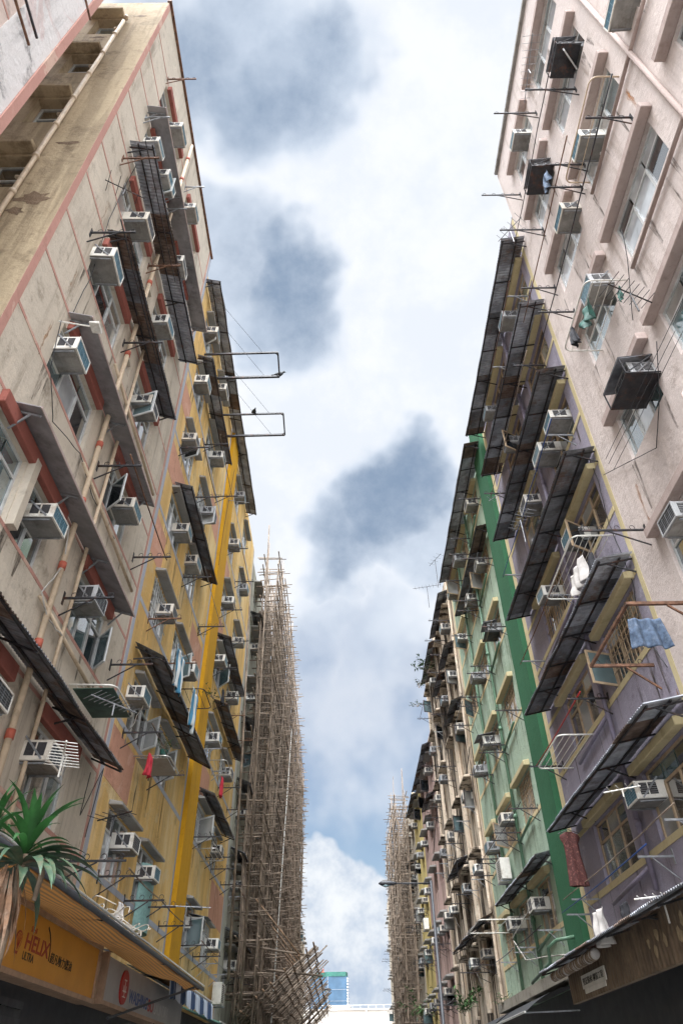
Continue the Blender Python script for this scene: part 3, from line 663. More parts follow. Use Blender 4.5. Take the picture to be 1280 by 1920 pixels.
# ------------------------------------------------------------------ awnings
def shrink(side, d, nd, y0, y1, zo):
    X = XL if side < 0 else XR; f = (X - nd) / (X - d); return y0 * f, y1 * f, 1.6 + (zo - 1.6) * f
def corr_awning(key, n, y0, y1, zo, d=.85, rise=.45, mat='corr', pitch=.085, nm='corrugated_awning', word='grey corrugated awning', lab=None, d0=.02, nd=None):
    b = BL[key]; side = b.side
    if nd: y0, y1, zo = shrink(side, d, nd, y0, y1, zo); d = nd
    r = thing(nm, lab or f'{word} over the {ORD[n]} floor windows of the {b.short}', 'awning', P(side, 0, (y0 + y1) / 2, zo), 'awnings along the facades')
    far = y0 > 26; stp = pitch / (4 if not far else 3); k = int((y1 - y0) / stp); m = MB(); rows = 3
    ph = R.uniform(0, 9)
    pmat = [R.choice((0, 0, 0, 0, 1, 2)) for _ in range(40)]
    for i in range(k + 1):
        y = y0 + i * stp; wv = .016 * math.sin(2 * math.pi * y / pitch)
        for j in range(rows):
            t = j / (rows - 1); dd = d0 + (d - d0) * t
            if j == rows - 1: dd += .025 * mnoise.noise((y * 1.3, ph, 0)) + .012 * math.sin(int(y / .9) * 12.9 + ph)
            z = zo + rise * (1 - t) + wv + .02 * mnoise.noise((y * .5, t * 2, ph)) + .012 * math.sin(int(y / .9) * 7.7 + ph)
            m.v.append(P(side, dd, y, z)); 
    for i in range(k):
        for j in range(rows - 1):
            a = i * rows + j; m.f.append((a, a + 1, a + rows + 1, a + rows)); m.m.append(pmat[int((i * stp) / .82) % len(pmat)])
    nv = len(m.v); m.v += [(p[0], p[1], p[2] - .006) for p in m.v]; m.f += [tuple(q + nv for q in f)[::-1] for f in m.f]; m.m += m.m
    m.build('sheet', [MT[mat], MT['corrdark' if mat == 'corr' else 'corr'], MT['corrrust']], r)
    fr = MB(); zl = lambda t: zo + rise * (1 - t) - .045
    dt = lambda t: d0 + (d - d0) * t
    for t in (.35, .93): fr.bar(P(side, dt(t), y0 + .03, zl(t)), P(side, dt(t), y1 - .03, zl(t)), .03)
    nb = max(2, int((y1 - y0) / (1.25 if side > 0 else 1.9))); yy = [y0 + .12 + (y1 - y0 - .24) * i / nb for i in range(nb + 1)]
    for y in yy: fr.bar(P(side, .01, y, zl(0) - .02), P(side, d * .97, y, zl(1) - .02), .028)
    fr.build('purlin', MT['steel'], r)
    for y in yy[::2]:
        m = MB(); m.bar(P(side, .01, y, zl(0) - .32), P(side, d * .7, y, zl(.7) - .03), .025, .025); m.build('bracket', MT['steel'], r)
    return r
def flat_canopy(key, n, y0, y1, zo, d=.72, rise=.14, mat='canopy', lab=None, nd=.46):
    b = BL[key]; side = b.side; y0, y1, zo = shrink(side, d, nd, y0, y1, zo); d = nd
    r = thing('sheet_canopy', lab or f'flat grey sheet canopy over the {ORD[n]} floor windows of the {b.short}', 'canopy', P(side, 0, (y0 + y1) / 2, zo), 'awnings along the facades')
    m = MB(); N = max(2, int((y1 - y0) / .9))
    for i in range(N):
        a = y0 + (y1 - y0) * i / N; c = y0 + (y1 - y0) * (i + 1) / N; o = .006 * (i % 2)
        m.hexa([P(side, .02, a, zo + rise + o), P(side, d, a, zo + o), P(side, d, c, zo + o), P(side, .02, c, zo + rise + o),
                P(side, .02, a, zo + rise + .02 + o), P(side, d, a, zo + .02 + o), P(side, d, c, zo + .02 + o), P(side, .02, c, zo + rise + .02 + o)])
    m.build('sheet', MT[mat], r)
    m = MB(); m.fbox(side, d - .004, d + .012, y0, y1, zo - .01, zo + .035); m.build('edge_trim', MT['hoodpink' if key == 'cream' else 'steel'], r)
    N = max(1, int((y1 - y0) / 1.7))
    for i in range(N + 1):
        y = y0 + .15 + (y1 - y0 - .3) * i / N; m = MB()
        m.bar(P(side, .01, y, zo + rise - .03), P(side, d - .05, y, zo - .02), .025, .035); m.bar(P(side, .01, y, zo + rise - .4), P(side, d * .55, y, zo + rise * .45 - .03), .02, .03)
        m.build('bracket', MT['steelgrey' if key == 'cream' else 'steel'], r)
corr_awning('cream', 1, 5.6, 12.2, 6.02, .75, .25, 'corrdark', nd=.62, word='dark corrugated awning')
flat_canopy('cream', 2, 5.94, 11.15, 8.53, .72); flat_canopy('cream', 3, 6.28, 10.95, 11.12, .72)
corr_awning('cream', 4, 6.42, 11.15, 14.1, .72, .17, 'corrdark', nd=.5, word='dark patched corrugated awning'); corr_awning('cream', 5, 6.08, 12.0, 17.35, .73, .17, nd=.6)
flat_canopy('cream', 6, 6.15, 12.5, 19.6, .62, .14, nd=.5)
def aw(key, n, p0, p1, d=.55, rise=.2, **k):
    side = BL[key].side; ya, za = at(*p0, side, d); yb, zb = at(*p1, side, d)
    return corr_awning(key, n, min(ya, yb), max(ya, yb), (za + zb) / 2, d, rise, **k)
aw('yellow', 6, (400, 670), (436, 873), mat='corrdark', word='dark corrugated awning', lab='dark corrugated awning with an orange cloth below the roof strip, nearer top of yellow block')
aw('yellow', 4, (362, 909), (408, 1098), mat='corrdark', word='dark corrugated awning')
aw('yellow', 2, (310, 1234), (397, 1437), .75, .38, mat='corrdark', word='broad dark corrugated awning')
aw('yellow', 3, (433, 1191), (461, 1309), mat='corrdark', lab='dark corrugated awning past the pilaster on the third floor of yellow block')
aw('yellow', 2, (427, 1323), (461, 1426), mat='corrdark', lab='dark corrugated awning past the pilaster on the second floor of yellow block')
aw('yellow', 1, (404, 1487), (441, 1574), mat='corrdark', lab='dark corrugated awning past the pilaster on the first floor of yellow block')
corr_awning('yellow', 7, 12.6, 16.75, 22.75, .72, .15, nd=.55, lab='grey corrugated roof strip where the yellow block meets the cream block')
corr_awning('yellow', 7, 16.8, 25.0, 22.75, .72, .15, nd=.55, mat='corr', lab='long pale corrugated roof strip along the top of the yellow block')
for n, y0, y1 in ((6, 30.2, 33), (5, 33.5, 37), (4, 30.2, 33), (3, 30.3, 34.5), (2, 30.2, 33.2), (1, 30.5, 35)):
    corr_awning('pale', n, y0, y1, sill(n) + 1.5, .6, .25, mat='corrdark', pitch=.12, word='black corrugated awning')
for n, a, b_, z in ((6, 9.5, 16.95, 19.5), (5, 9.65, 16.05, 16.65), (4, 9.8, 16.2, 14.15), (3, 9.8, 16.35, 11.5), (2, 9.85, 16.45, 8.8), (1, 9.8, 16.45, 6.05)):
    corr_awning('purple', n, a, b_, z, .9, .15, nd=.72, mat='corr' if n in (6, 5, 1) else 'corrdark', word='grey corrugated awning' if n in (6, 5, 1) else 'rusty dark corrugated awning')
corr_awning('green', 6, 17.3, 26.2, 19.5, .9, .16, nd=.72, lab='long grey corrugated awning along the top of the green block')
corr_awning('green', 5, 18.2, 24.0, 16.35, .8, .16, nd=.55, mat='corrdark', word='dark corrugated awning')
corr_awning('green', 1, 17.9, 23.6, 5.9, .9, .12, nd=.58, word='grey corrugated awning')
for n, y0, y1, lb in ((6, 28.5, 33, 'near'), (6, 33.4, 38.5, 'far'), (5, 28.6, 31.2, 'near'), (5, 31.6, 34.2, 'far'), (4, 28.6, 31.4, ''), (2, 32.0, 36, ''), (1, 28.6, 31.5, 'near'), (1, 32, 36.4, 'far')):
    corr_awning('decay', n, y0, y1, sill(n) + 1.5, .62, .25, mat='corrdark', pitch=.12, lab=f'black tarred awning at the {lb} end of the {ORD[n]} floor, stained beige block'.replace('the  end of ', ''))
corr_awning('pink2', 5, 40.6, 49.2, 17.6, .62, .25, mat='corr', pitch=.15, lab='long grey awning along the top of the faded pink block')
corr_awning('pink2', 4, 40.8, 44.2, sill(4) + 1.45, .6, .25, mat='corrdark', pitch=.15, word='black corrugated awning')
corr_awning('yellow2', 5, 49.6, 55.2, 17.6, .62, .25, mat='corr', pitch=.15, lab='grey awning along the top of the pale yellow block')
for n, k in ((4, 0), (2, 4), (3, 6), (1, 8), (4, 9)):
    corr_awning('farr', n, c7[k][0] - .2, c7[k][1] + .6, sill(n) + 1.45, .6, .25, mat='corrdark', pitch=.2, word='black corrugated awning')

# ------------------------------------------------------------------ drying brackets, poles, racks, antennas
def make_bracket(key, L=.85, mat='steel', rings=True, brace=True):
    r = thing('drying_bracket', 'drying bracket', 'bracket')
    m = MB(); m.box((0, -.016, -.016), (L, .016, .016)); m.box((0, -.03, -.12), (.012, .03, .12)); m.build('arm', MT[mat], r)
    if brace:
        m = MB(); m.bar((.0, 0, -.34), (L * .6, 0, -.018), .02, .02); m.build('brace', MT[mat], r)
    if rings:
        for k in range(4):
            m = MB(); x = L * (.2 + .24 * k)
            m.tube([(x + .045 * math.cos(a) , 0, .06 + .045 * math.sin(a)) for a in [math.radians(-90 + 30 * q) for q in range(11)]], .006, 5)
            m.build('hook', MT[mat], r)
    PROTO[key] = (r, False)
make_bracket('br'); make_bracket('brr', .8, 'rust'); make_bracket('brg', .6, 'steelgrey', False); make_bracket('brl', 1.15, 'steel')
BRK = {'br': 'black drying bracket with hooks', 'brr': 'rusty drying bracket with hooks', 'brg': 'small grey drying bracket', 'brl': 'long black drying bracket'}
RK = []
def bracket(key, n, y, z, kind='br'):
    BL[key].rk.append((n, y, z, kind))
def brp(key, n, px, py, kind='br'):
    y, z = at(px, py, BL[key].side, .02); bracket(key, n, y, z, kind)
POLES = []
def pole(key, y0, y1, z0, z1, d, mat='bamboo', r=.016, label=None):
    side = BL[key].side; m = MB(); N = 8
    pts = [P(side, d + .02 * mnoise.noise((i, y0, 1)), y0 + (y1 - y0) * i / N, z0 + (z1 - z0) * i / N - .03 * math.sin(math.pi * i / N)) for i in range(N + 1)]
    m.tube(pts, [r * (1 - .25 * i / N) for i in range(N + 1)], 7)
    o = m.build('drying_pole', MT[mat], smooth=True); tag(o, label, 'pole', 'drying poles'); POLES.append(o); return o
pcount = {}
def rack_pair(key, n, ya, yb, dz=-.1, kind='br', withpole=True, mat=None, z=None, ext=.5):
    z0 = sill(n) + dz if z is None else z
    bracket(key, n, ya, z0, kind); bracket(key, n, yb, z0 + R.uniform(-.03, .03), kind)
    if withpole:
        mt, cw_ = R.choice([('bamboo', 'bamboo'), ('steel', 'dark'), ('steelgrey', 'grey'), ('rust', 'brown')]) if mat is None else mat
        c = pcount.setdefault((key, n), 0); pcount[(key, n)] += 1
        second = '' if c == 0 else f', {ORD[c + 1]} from near end'
        pole(key, ya - R.uniform(.2, ext), yb + R.uniform(.2, ext), z0 + .055, z0 + .075, R.uniform(.55, .72), mt, R.uniform(.011, .017),
             f'{cw_} drying pole, {ORD[n]} floor of {BL[key].short}{second}')
# cream
rack_pair('cream', 5, 6.35, 8.9, 1.1, 'brr'); rack_pair('cream', 4, 6.4, 8.9, .75, 'br', mat=('steel', 'dark'), ext=1.2); rack_pair('cream', 3, 9.4, 12.3, .35, 'br', mat=('rust', 'brown'), ext=.8)
bracket('cream', 2, 9.6, sill(2) + .3, 'br'); bracket('cream', 2, 12.4, sill(2) + .55, 'br'); rack_pair('cream', 6, 6.5, 8.8, 1.0, 'brg', False)
bracket('cream', 1, 11.9, sill(1) - .35, 'brl'); bracket('cream', 7, 6.7, sill(7) + 1.5, 'brr'); bracket('cream', 7, 9.6, sill(7) + 1.3, 'brg')
# yellow
for n, a, b_, k in ((1, 14.2, 16.2, 'br'), (2, 14.0, 16.5, 'br'), (3, 14.2, 16.4, 'brr'), (4, 16.6, 19.4, 'br'), (5, 14, 16.2, 'br'), (6, 16.5, 19.2, 'br'), (1, 22.5, 24.6, 'br'), (2, 22.6, 25, 'br'), (3, 22.4, 24.5, 'brg'), (4, 22.5, 24.8, 'br'),
                    (1, 25.6, 28, 'brg'), (2, 26.2, 28.6, 'br'), (5, 22.6, 25, 'br'), (6, 22.6, 25, 'br'), (3, 26, 28.5, 'br'), (4, 26, 28.6, 'brr'), (1, 17.4, 19.6, 'br')):
    rack_pair('yellow', n, a, b_, R.uniform(-.25, .1), k)
for n in range(1, 7):
    for k in (0, 1, 3):
        if R.random() < .7: rack_pair('pale', n, pcols[k][0] - .2, pcols[k][1] + .4, R.uniform(-.2, .2), R.choice(['br', 'brg']))
# right
rack_pair('pink', 6, 5.6, 8.9, -.15, 'brl', mat=('steel', 'dark'), ext=1.0); rack_pair('pink', 5, 6.9, 9.4, .7, 'br', mat=('rust', 'brown'), ext=1.2); rack_pair('pink', 7, 7.1, 9.3, -.1, 'brl', False)
rack_pair('pink', 4, 4.9, 9.0, 1.9, 'br', mat=('steel', 'dark'), ext=.7); bracket('pink', 2, 9.55, sill(2) + 1.55, 'brl'); bracket('pink', 5, 6.5, sill(5) + .9, 'br')
rack_pair('purple', 6, 10.9, 13.4, -.1, 'brg'); rack_pair('purple', 5, 11.2, 16.2, -.05, 'br', mat=('bamboo', 'bamboo')); rack_pair('purple', 4, 11, 16.6, -.1, 'brg', mat=('signblue', 'blue'), ext=.7)
rack_pair('purple', 3, 13.4, 16.6, -.12, 'brg'); rack_pair('purple', 2, 13.2, 17.0, .05, 'br', mat=('signred', 'dark red'), ext=.2)
rack_pair('purple', 1, 11.0, 16.6, -.12, 'brg', mat=('bamboo', 'bamboo'), ext=.7); rack_pair('purple', 1, 12.4, 17.2, -.3, 'brg', mat=('signblue', 'blue'), ext=.7)
for n, a, b_, k in ((1, 20.0, 22.6, 'brg'), (2, 20, 22.4, 'br'), (3, 19.6, 22.3, 'br'), (4, 19.5, 22.2, 'br'), (5, 19.6, 22.3, 'brl'), (6, 19.8, 22.3, 'br'), (2, 23, 25.2, 'br'), (3, 22.9, 25.1, 'br'), (4, 23, 25, 'br'), (5, 23.1, 25, 'br'),
                    (6, 23.1, 25, 'br'), (1, 23.2, 25.4, 'brg'), (2, 25.8, 27.6, 'br'), (4, 25.8, 27.6, 'br')):
    rack_pair('green', n, a, b_, R.uniform(-.25, .05), k)
for n in range(1, 7):
    for (a, b_) in dcol:
        if R.random() < .72: rack_pair('decay', n, a - .2, b_ + .4, R.uniform(-.3, .25), R.choice(['br', 'br', 'brl', 'brg']), R.random() < .6)
for key, cc in (('pink2', c5), ('yellow2', c6)):
    for n in range(1, 5):
        for a, b_ in cc:
            if R.random() < .6: rack_pair(key, n, a - .2, b_ + .3, R.uniform(-.3, .2), R.choice(['br', 'brl']), R.random() < .4)
for n in range(1, 5):
    for a, b_ in c7[::2]:
        if R.random() < .6: rack_pair('farr', n, a - .2, b_ + .3, R.uniform(-.3, .2), 'brl', False)
for key, b in BL.items():
    rows = {}
    for n, y, z, k in b.rk: rows.setdefault(n, []).append((y, z, k))
    for n, L in rows.items():
        L.sort()
        for i, (y, z, k) in enumerate(L):
            where = 'nearest the camera' if i == 0 else f'{ORD[i + 1]} from near end'
            if len(L) == 1: where = 'alone there'
            place(k, P(b.side, 0, y, z), 0 if b.side < 0 else math.pi, f'{BRK[k]}, {ORD[n]} floor, {b.short}, {where}', 'drying brackets on the walls')

for i, (pa, pb) in enumerate((((22, -30), (55, 85)), ((40, -30), (70, 72)), ((151, -30), (170, 38)))):
    y, z = at(*pb, -1, .6); m = MB(); m.bar(P(-1, .6, y - 1.8, z), P(-1, .6, y, z), .03)
    tag(m.build('drying_pole', MT['rust' if i != 1 else 'steel']), ('rusty', 'black', 'shorter rusty')[i] + ' pole end at the near pale pink block, ' + ('leftmost', 'beside a rusty one', 'nearest the lane')[i], 'pole')
# hooped tube racks
def loop_rack(side, y0, y1, z, d, mat, label, rods=5, drop=.0, board=None, front=.0):
    r = thing('tube_rack', label, 'rack', P(side, 0, (y0 + y1) / 2, z), 'tube racks outside windows')
    m = MB(); c = .14; pts = [P(side, 0, y0, z)]
    for a in range(0, 91, 15): pts.append(P(side, d - c + c * math.sin(math.radians(a)), y0 + c - c * math.cos(math.radians(a)), z - drop))
    for a in range(0, 91, 15): pts.append(P(side, d - c + c * math.cos(math.radians(a)), y1 - c + c * math.sin(math.radians(a)), z - drop))
    pts.append(P(side, 0, y1, z)); m.tube(pts, .016, 7); m.build('hoop', MT[mat], r, smooth=True)
    for k in range(1, rods + 1):
        t = k / (rods + 1); m = MB(); m.tube([P(side, d * t, y0 + .005, z - drop * t), P(side, d * t, y1 - .005, z - drop * t)], .008, 6); m.build('rod', MT[mat], r)
    if board:
        m = MB(); m.fbox(side, .06, d - .05, y0 + .06, y1 - .06, z - .035 - drop, z - .02 - drop); m.build('board', MT[board], r)
    return r
y, z = at(150, 1215, -1); loop_rack(-1, y - .05, y + 1.25, 6.95, .8, 'whitetube', 'hooped tube rack with green board under cream block window', 6, .02, 'greenboard')
loop_rack(-1, 15.0, 16.2, 7.35, .8, 'stainless', 'hooped tube rack holding a potted plant beside the broad awning', 3, 0, 'concrete')
loop_rack(-1, 18.0, 19.3, 10.4, .75, 'steel', 'dark hooped tube rack below third floor of yellow block', 3, 0, None)
loop_rack(-1, 22.9, 24.3, 10.2, .75, 'stainless', 'hooped tube rack past the pilaster, third floor of yellow block', 4)
loop_rack(-1, 22.7, 24.2, 7.4, .75, 'stainless', 'hooped tube rack past the pilaster, second floor of yellow block', 4)
y, z = at(1160, 1005, 1); loop_rack(1, 10.7, 13.0, 10.0, .85, 'whitetube', 'wide hooped tube rack with washing on purple block', 6)
loop_rack(1, 14.3, 16.3, 7.4, .85, 'whitetube', 'hooped tube rack hanging below the second floor of purple block', 5)
loop_rack(1, 7.0, 8.6, 13.2, .8, 'whitetube', 'hooped tube rack carrying a green cloth on pink block', 4)
loop_rack(1, 4.6, 6.6, 16.4, .55, 'pipe', 'bent tan pipe rack below fifth floor of pink block', 1)
loop_rack(1, 22.6, 24.8, 5.35, 1.6, 'whitetube', 'long double tube rack sticking out from the green block', 1)
loop_rack(-1, 23.8, 24.9, 14.0, .7, 'steel', 'small dark tube rack, fourth floor past the pilaster', 3)

# two long rectangular steel frames reaching out over the street from the yellow roof
def street_frame(tips, yw, zw, label):
    r = thing('steel_frame', label, 'frame', P(-1, 0, (yw[0] + yw[1]) / 2, zw), 'steel frames over the street')
    a, b = Vector(P(-1, 0, yw[0], zw)), Vector(P(-1, 0, yw[1], zw)); c, d = Vector(tips[0]), Vector(tips[1])
    m = MB(); m.bar(a, c, .06); m.build('arm', MT['steel'], r)
    m = MB(); m.bar(b, d, .075); m.build('arm', MT['steel'], r)
    m = MB(); m.bar(c, d, .05); m.build('end_bar', MT['steel'], r)
    m = MB()
    for p, q, o in ((c, a, d), (d, b, c)): m.bar(p + (q - p).normalized() * .12, p + (o - p).normalized() * .12, .02)
    m.build('corner_brace', MT['steel'], r)
    for p, w in ((a, c), (b, d)):
        m = MB(); m.tube([p + Vector((.1, -1.2, 2.2)), w + (p - w) * .2], .006, 5); m.build('stay_wire', MT['cablemat'], r)
    return a, b, c, d
fz = 20.9
def tip(px, py, X): r_ = ray(px, py); return EYE + r_ * (X / r_.x)
def onz(px, py, Z): r_ = ray(px, py); return EYE + r_ * ((Z - 1.6) / r_.z)
F1 = [onz(521, 661, 21.4), onz(524, 706, 21.4)]; F2 = [onz(531, 775, 21.4), onz(534, 815, 21.4)]
fr1 = street_frame(F1, (F1[0].y + .05, F1[1].y + .05), 21.4, 'black rectangular steel frame over the street, the nearer one')
fr2 = street_frame(F2, (F2[0].y + .05, F2[1].y + .05), 21.4, 'black rectangular steel frame over the street, the farther one')
def bird(p, yaw, label, s=1.0):
    m = MB(); pts = [(-.20, 0, .01), (-.12, 0, .035), (-.08, 0, .05), (-.02, 0, .07), (.04, 0, .09), (.08, 0, .125), (.10, 0, .16), (.125, 0, .185), (.15, 0, .185), (.165, 0, .178), (.19, 0, .17)]
    rs = [.012, .022, .04, .058, .06, .045, .03, .031, .026, .01, .002]
    q = Matrix.Rotation(yaw, 3, 'Z'); m.tube([Vector(p) + q @ (Vector(a) * s) for a in pts], [r * s for r in rs], 10)
    o = m.build('bird', MT['birdgrey'], smooth=True); tag(o, label, 'bird', 'birds on the frames')
    l = MB()
    for w in (-.02, .02): l.tube([Vector(p) + q @ (Vector((.01, w, .05)) * s), Vector(p) + q @ (Vector((.015, w, .0)) * s)], .004, 5)
    l.build('leg', MT['birdgrey'], o)
q = fr2[0].lerp(fr2[2], .56); bird((q.x, q.y, q.z + .022), 1.9, 'dark pigeon perched along the farther steel frame arm', 1.5)
q = fr1[3]; bird((q.x - .03, q.y, q.z + .03), .1, 'dark pigeon perched on the tip of the nearer steel frame', 1.35)

# big black bracket frames on the right
def wall_frame(y0, y1, z, d, label, mat='rust'):
    r = thing('steel_frame', label, 'frame', P(1, 0, (y0 + y1) / 2, z), 'steel frames on the purple block')
    for y in (y0, y1):
        m = MB(); m.bar(P(1, 0, y, z), P(1, d, y, z), .05); m.bar(P(1, 0, y, z - .45), P(1, d * .45, y, z - .03), .03); m.build('arm', MT[mat], r)
    m = MB(); m.bar(P(1, d, y0 - .02, z), P(1, d, y1 + .02, z), .045); m.build('end_bar', MT[mat], r)
    for k in range(5):
        m = MB(); x = d * (.2 + .17 * k); m.tube([P(1, x + .04 * math.cos(a), y1, z + .07 + .045 * math.sin(a)) for a in [math.radians(-90 + 30 * q) for q in range(10)]], .007, 5); m.build('hook', MT['steel'], r)
wall_frame(8.9, 10.9, 7.25, 1.1, 'rusty rectangular steel frame with hooks and jeans beside purple block')

# television antennas
def antenna(p, yaw, label, n=8, L=.9, tilt=0.0, mast=.7, mat='steelgrey'):
    r = thing('television_antenna', label, 'antenna', p, 'television antennas'); q = Matrix.Rotation(yaw, 3, 'Z') @ Matrix.Rotation(tilt, 3, 'Y'); p = Vector(p)
    m = MB(); m.tube([p, p + Vector((0, 0, mast))], .014, 6); m.build('mast', MT[mat], r)
    t = p + Vector((0, 0, mast)); m = MB(); m.tube([t + q @ Vector((-L / 2, 0, 0)), t + q @ Vector((L / 2, 0, 0))], .012, 6); m.build('boom', MT[mat], r)
    m = MB()
    for k in range(n):
        x = -L / 2 + L * (k + .3) / n; w = .24 - .012 * k; m.tube([t + q @ Vector((x, -w, .012)), t + q @ Vector((x, w, .012))], .006, 5)
    m.build('element', MT[mat], r)
for (px, py, side, d, yaw, lab, kw) in (
    (1180, 550, 1, .75, .4, 'dark television antenna on a bracket beside the pink block hood', dict(mast=.5, mat='steel')),
    (955, 430, 1, .5, 2.2, 'television antenna on the roof corner above the purple awning', dict(n=6)),
    (990, 130, 1, .35, 1.5, 'long toothed antenna high on the pink block wall', dict(n=10, L=1.6, mast=.3)),
    (975, 975, 1, .95, 1.8, 'tangled antenna on the fourth floor awning of the purple block', dict(n=7)),
    (1240, 1680, 1, .8, 2.6, 'white antenna above the brown shop fascia', dict(n=7, L=.8, mast=.35, mat='whitetube')),
    (1165, 1480, 1, .85, 2.6, 'small white antenna lying on the lowest purple awning', dict(n=4, L=.6, mast=.12, mat='whitetube')),
    (800, 1100, 1, .5, 2.9, 'dark roof antenna over the stained beige block', dict(n=8, L=1.6, mast=1.4, mat='steel')),
    (815, 1050, 1, .3, 2.0, 'tall thin roof antenna beside the green awning end', dict(n=4, L=1.2, mast=1.8, mat='steel')),
    (930, 930, 1, .6, 2.3, 'small antenna against the dark green pilaster', dict(n=5, L=.6)),
    (855, 1610, 1, .9, 2.3, 'bushy antenna on the stained beige block second floor', dict(n=7, L=.9, mat='steel')),
    (120, 1415, -1, .85, -1.2, 'white antenna tangled with dry twigs under the lowest cream awning', dict(n=9, L=1.0, mast=.3, mat='whitetube')),
    (215, 1320, -1, .9, .9, 'blue grey antenna hanging below the green board rack', dict(n=10, L=.9, mast=.2)),
    (215, 1530, -1, 1.0, -.6, 'dark antenna on a slanted mast beside the lowest yellow window', dict(n=5, L=.8, mast=.3, mat='steel')),
    (350, 1700, -1, 1.0, .3, 'red and blue antenna in front of the ochre pilaster', dict(n=9, L=1.1, mast=.5)),
    (235, 355, -1, .4, .5, 'dark antenna with dry twigs on the cream block fifth floor', dict(n=4, L=.8, mast=.25, mat='steel')),
    (445, 940, -1, .5, .2, 'toothed antenna beside the ochre pilaster top', dict(n=8, L=1.0, mast=.2))):
    y, z = at(px, py, side, d); antenna(P(side, d, y, z - kw.get('mast', .7)), yaw, lab, **kw)

def stain(bld, side, px, py, L, w, mat='ruststain'):
    y, z = at(px, py, side, 0); m = MB(); N = 14; rr = random.Random(px)
    pts = [(y + .12 * (k / N) * rr.uniform(-.3, .3), z - L * k / N, w * (1 - k / N) * rr.uniform(.5, 1.1) + .008) for k in range(N + 1)]
    for (a, b_, c), (d, e, f_) in zip(pts, pts[1:]): m.face([P(side, .002, a - c, b_), P(side, .002, a + c, b_), P(side, .002, d + f_, e), P(side, .002, d - f_, e)])
    m.build('rust_stain', MT[mat], bld.root)
for px, py in ((1172, 172), (1094, 462), (1190, 910), (1105, 480), (1268, 1290)): stain(pink if py < 1200 else purp, 1, px, py, 1.3, .06)
for px, py in ((145, 512), (205, 380), (290, 200), (100, 600)): stain(cream, -1, px, py, .9, .05)
# satellite-dish sized flood lamp on the wall of the cream block
def wall_lamp(side, y, z, label, L=.55):
    r = thing('wall_lamp', label, 'lamp', P(side, 0, y, z)); m = MB(); m.tube([P(side, 0, y, z), P(side, L * .5, y + .1, z + .05), P(side, L, y + .12, z)], .014, 6); m.build('arm', MT['whitetube'], r)
    m = MB(); m.hexa([P(side, L - .05, y, z - .04), P(side, L + .12, y, z - .07), P(side, L + .12, y + .22, z - .07), P(side, L - .05, y + .22, z - .04), P(side, L - .05, y, z), P(side, L + .12, y, z), P(side, L + .12, y + .22, z), P(side, L - .05, y + .22, z)]); m.build('lamp_head', MT['whitetube'], r, bevel=.01)
y, z = at(125, 640, -1); wall_lamp(-1, y - .4, z, 'small white lamp on a bent arm above cream block air conditioner')

# ------------------------------------------------------------------ washing
def cloth(a, b, drop, mat, label, name='hanging_cloth', cat='laundry', amp=.04, folds=4, taper=0.0, thick=.006, skew=(0, 0, 0), seed=0):
    a = Vector(a); b = Vector(b); N, K = 26, 14; m = MB(); t = (b - a); nrm = t.cross(Vector((0, 0, 1))).normalized(); sk = Vector(skew)
    def pt(i, j):
        u, v = i / N, j / K; uu = .5 + (u - .5) * (1 - taper * v)
        w = amp * (.35 + v) * (math.sin(u * folds * 3.7 + seed + .8 * v) + .6 * mnoise.noise((u * 5, v * 1.5, seed + 9))) + .03 * mnoise.noise((u * 3, v * 3, seed))
        return a + t * uu + nrm * w + sk * v + Vector((0, 0, -drop * v * (1 + .12 * mnoise.noise((u * 2.5, seed, 3)))))
    for s in (0, 1):
        for i in range(N + 1):
            for j in range(K + 1): m.v.append(tuple(pt(i, j) + nrm * (thick * s)))
    n1 = (N + 1) * (K + 1)
    for s in (0, 1):
        for i in range(N):
            for j in range(K):
                q = s * n1 + i * (K + 1) + j; f = (q, q + 1, q + K + 2, q + K + 1); m.f.append(f if s else f[::-1]); m.m.append(0)
    ring = [i * (K + 1) for i in range(N + 1)] + [N * (K + 1) + j for j in range(1, K + 1)] + [i * (K + 1) + K for i in range(N - 1, -1, -1)] + [j for j in range(K - 1, 0, -1)]
    for x, y_ in zip(ring, ring[1:] + ring[:1]): m.f.append((x, y_, y_ + n1, x + n1)); m.m.append(0)
    o = m.build(name, MT[mat], smooth=True); return tag(o, label, cat, 'washing hung outside')
def clothp(px, py, side, d, w, drop, mat, label, along='y', **k):
    y, z = at(px, py, side, d)
    a, b = (P(side, d, y, z), P(side, d, y + w, z)) if along == 'y' else (P(side, d - w / 2, y, z), P(side, d + w / 2, y, z))
    return cloth(a, b, drop, mat, label, **k)
clothp(333, 1205, -1, .75, 1.0, .95, 'towel', 'blue and white striped towel hung beside the yellow block, upper one', seed=1, taper=.2)
clothp(362, 1285, -1, .8, .9, 1.0, 'towel', 'blue and white striped towel hung above the pilaster bracket, lower one', seed=3, taper=.3)
clothp(280, 1410, -1, .75, .3, .42, 'redcloth', 'small red cloth hanging by the potted plant rack', seed=2)
clothp(224, 1690, -1, .95, .3, .38, 'white', 'small white cloth on the rail above the orange canopy', seed=4)
clothp(1206, 1160, 1, .75, .5, .5, 'denim', 'faded blue jeans hung over the rusty frame', name='jeans', along='x', amp=.05, seed=5, taper=-.25)
clothp(1128, 1700, 1, .85, .75, .55, 'white', 'crumpled white garments drying above the right shop canopy', seed=6, amp=.09, taper=.25)
clothp(1172, 1690, 1, .85, .35, .28, 'blackcloth', 'small black garment beside the crumpled white ones', seed=7)
clothp(1088, 1040, 1, .55, .8, .55, 'white', 'bundle of pale washing inside the wide tube rack', seed=8, amp=.09)
clothp(1108, 1035, 1, .4, .45, .4, 'blackcloth', 'dark washing next to the pale bundle on the wide rack', seed=9, amp=.07)
clothp(1105, 550, 1, .75, .75, .38, 'greencloth', 'torn dark green cloth slung from the pink block rack', seed=10, amp=.08, taper=.5)
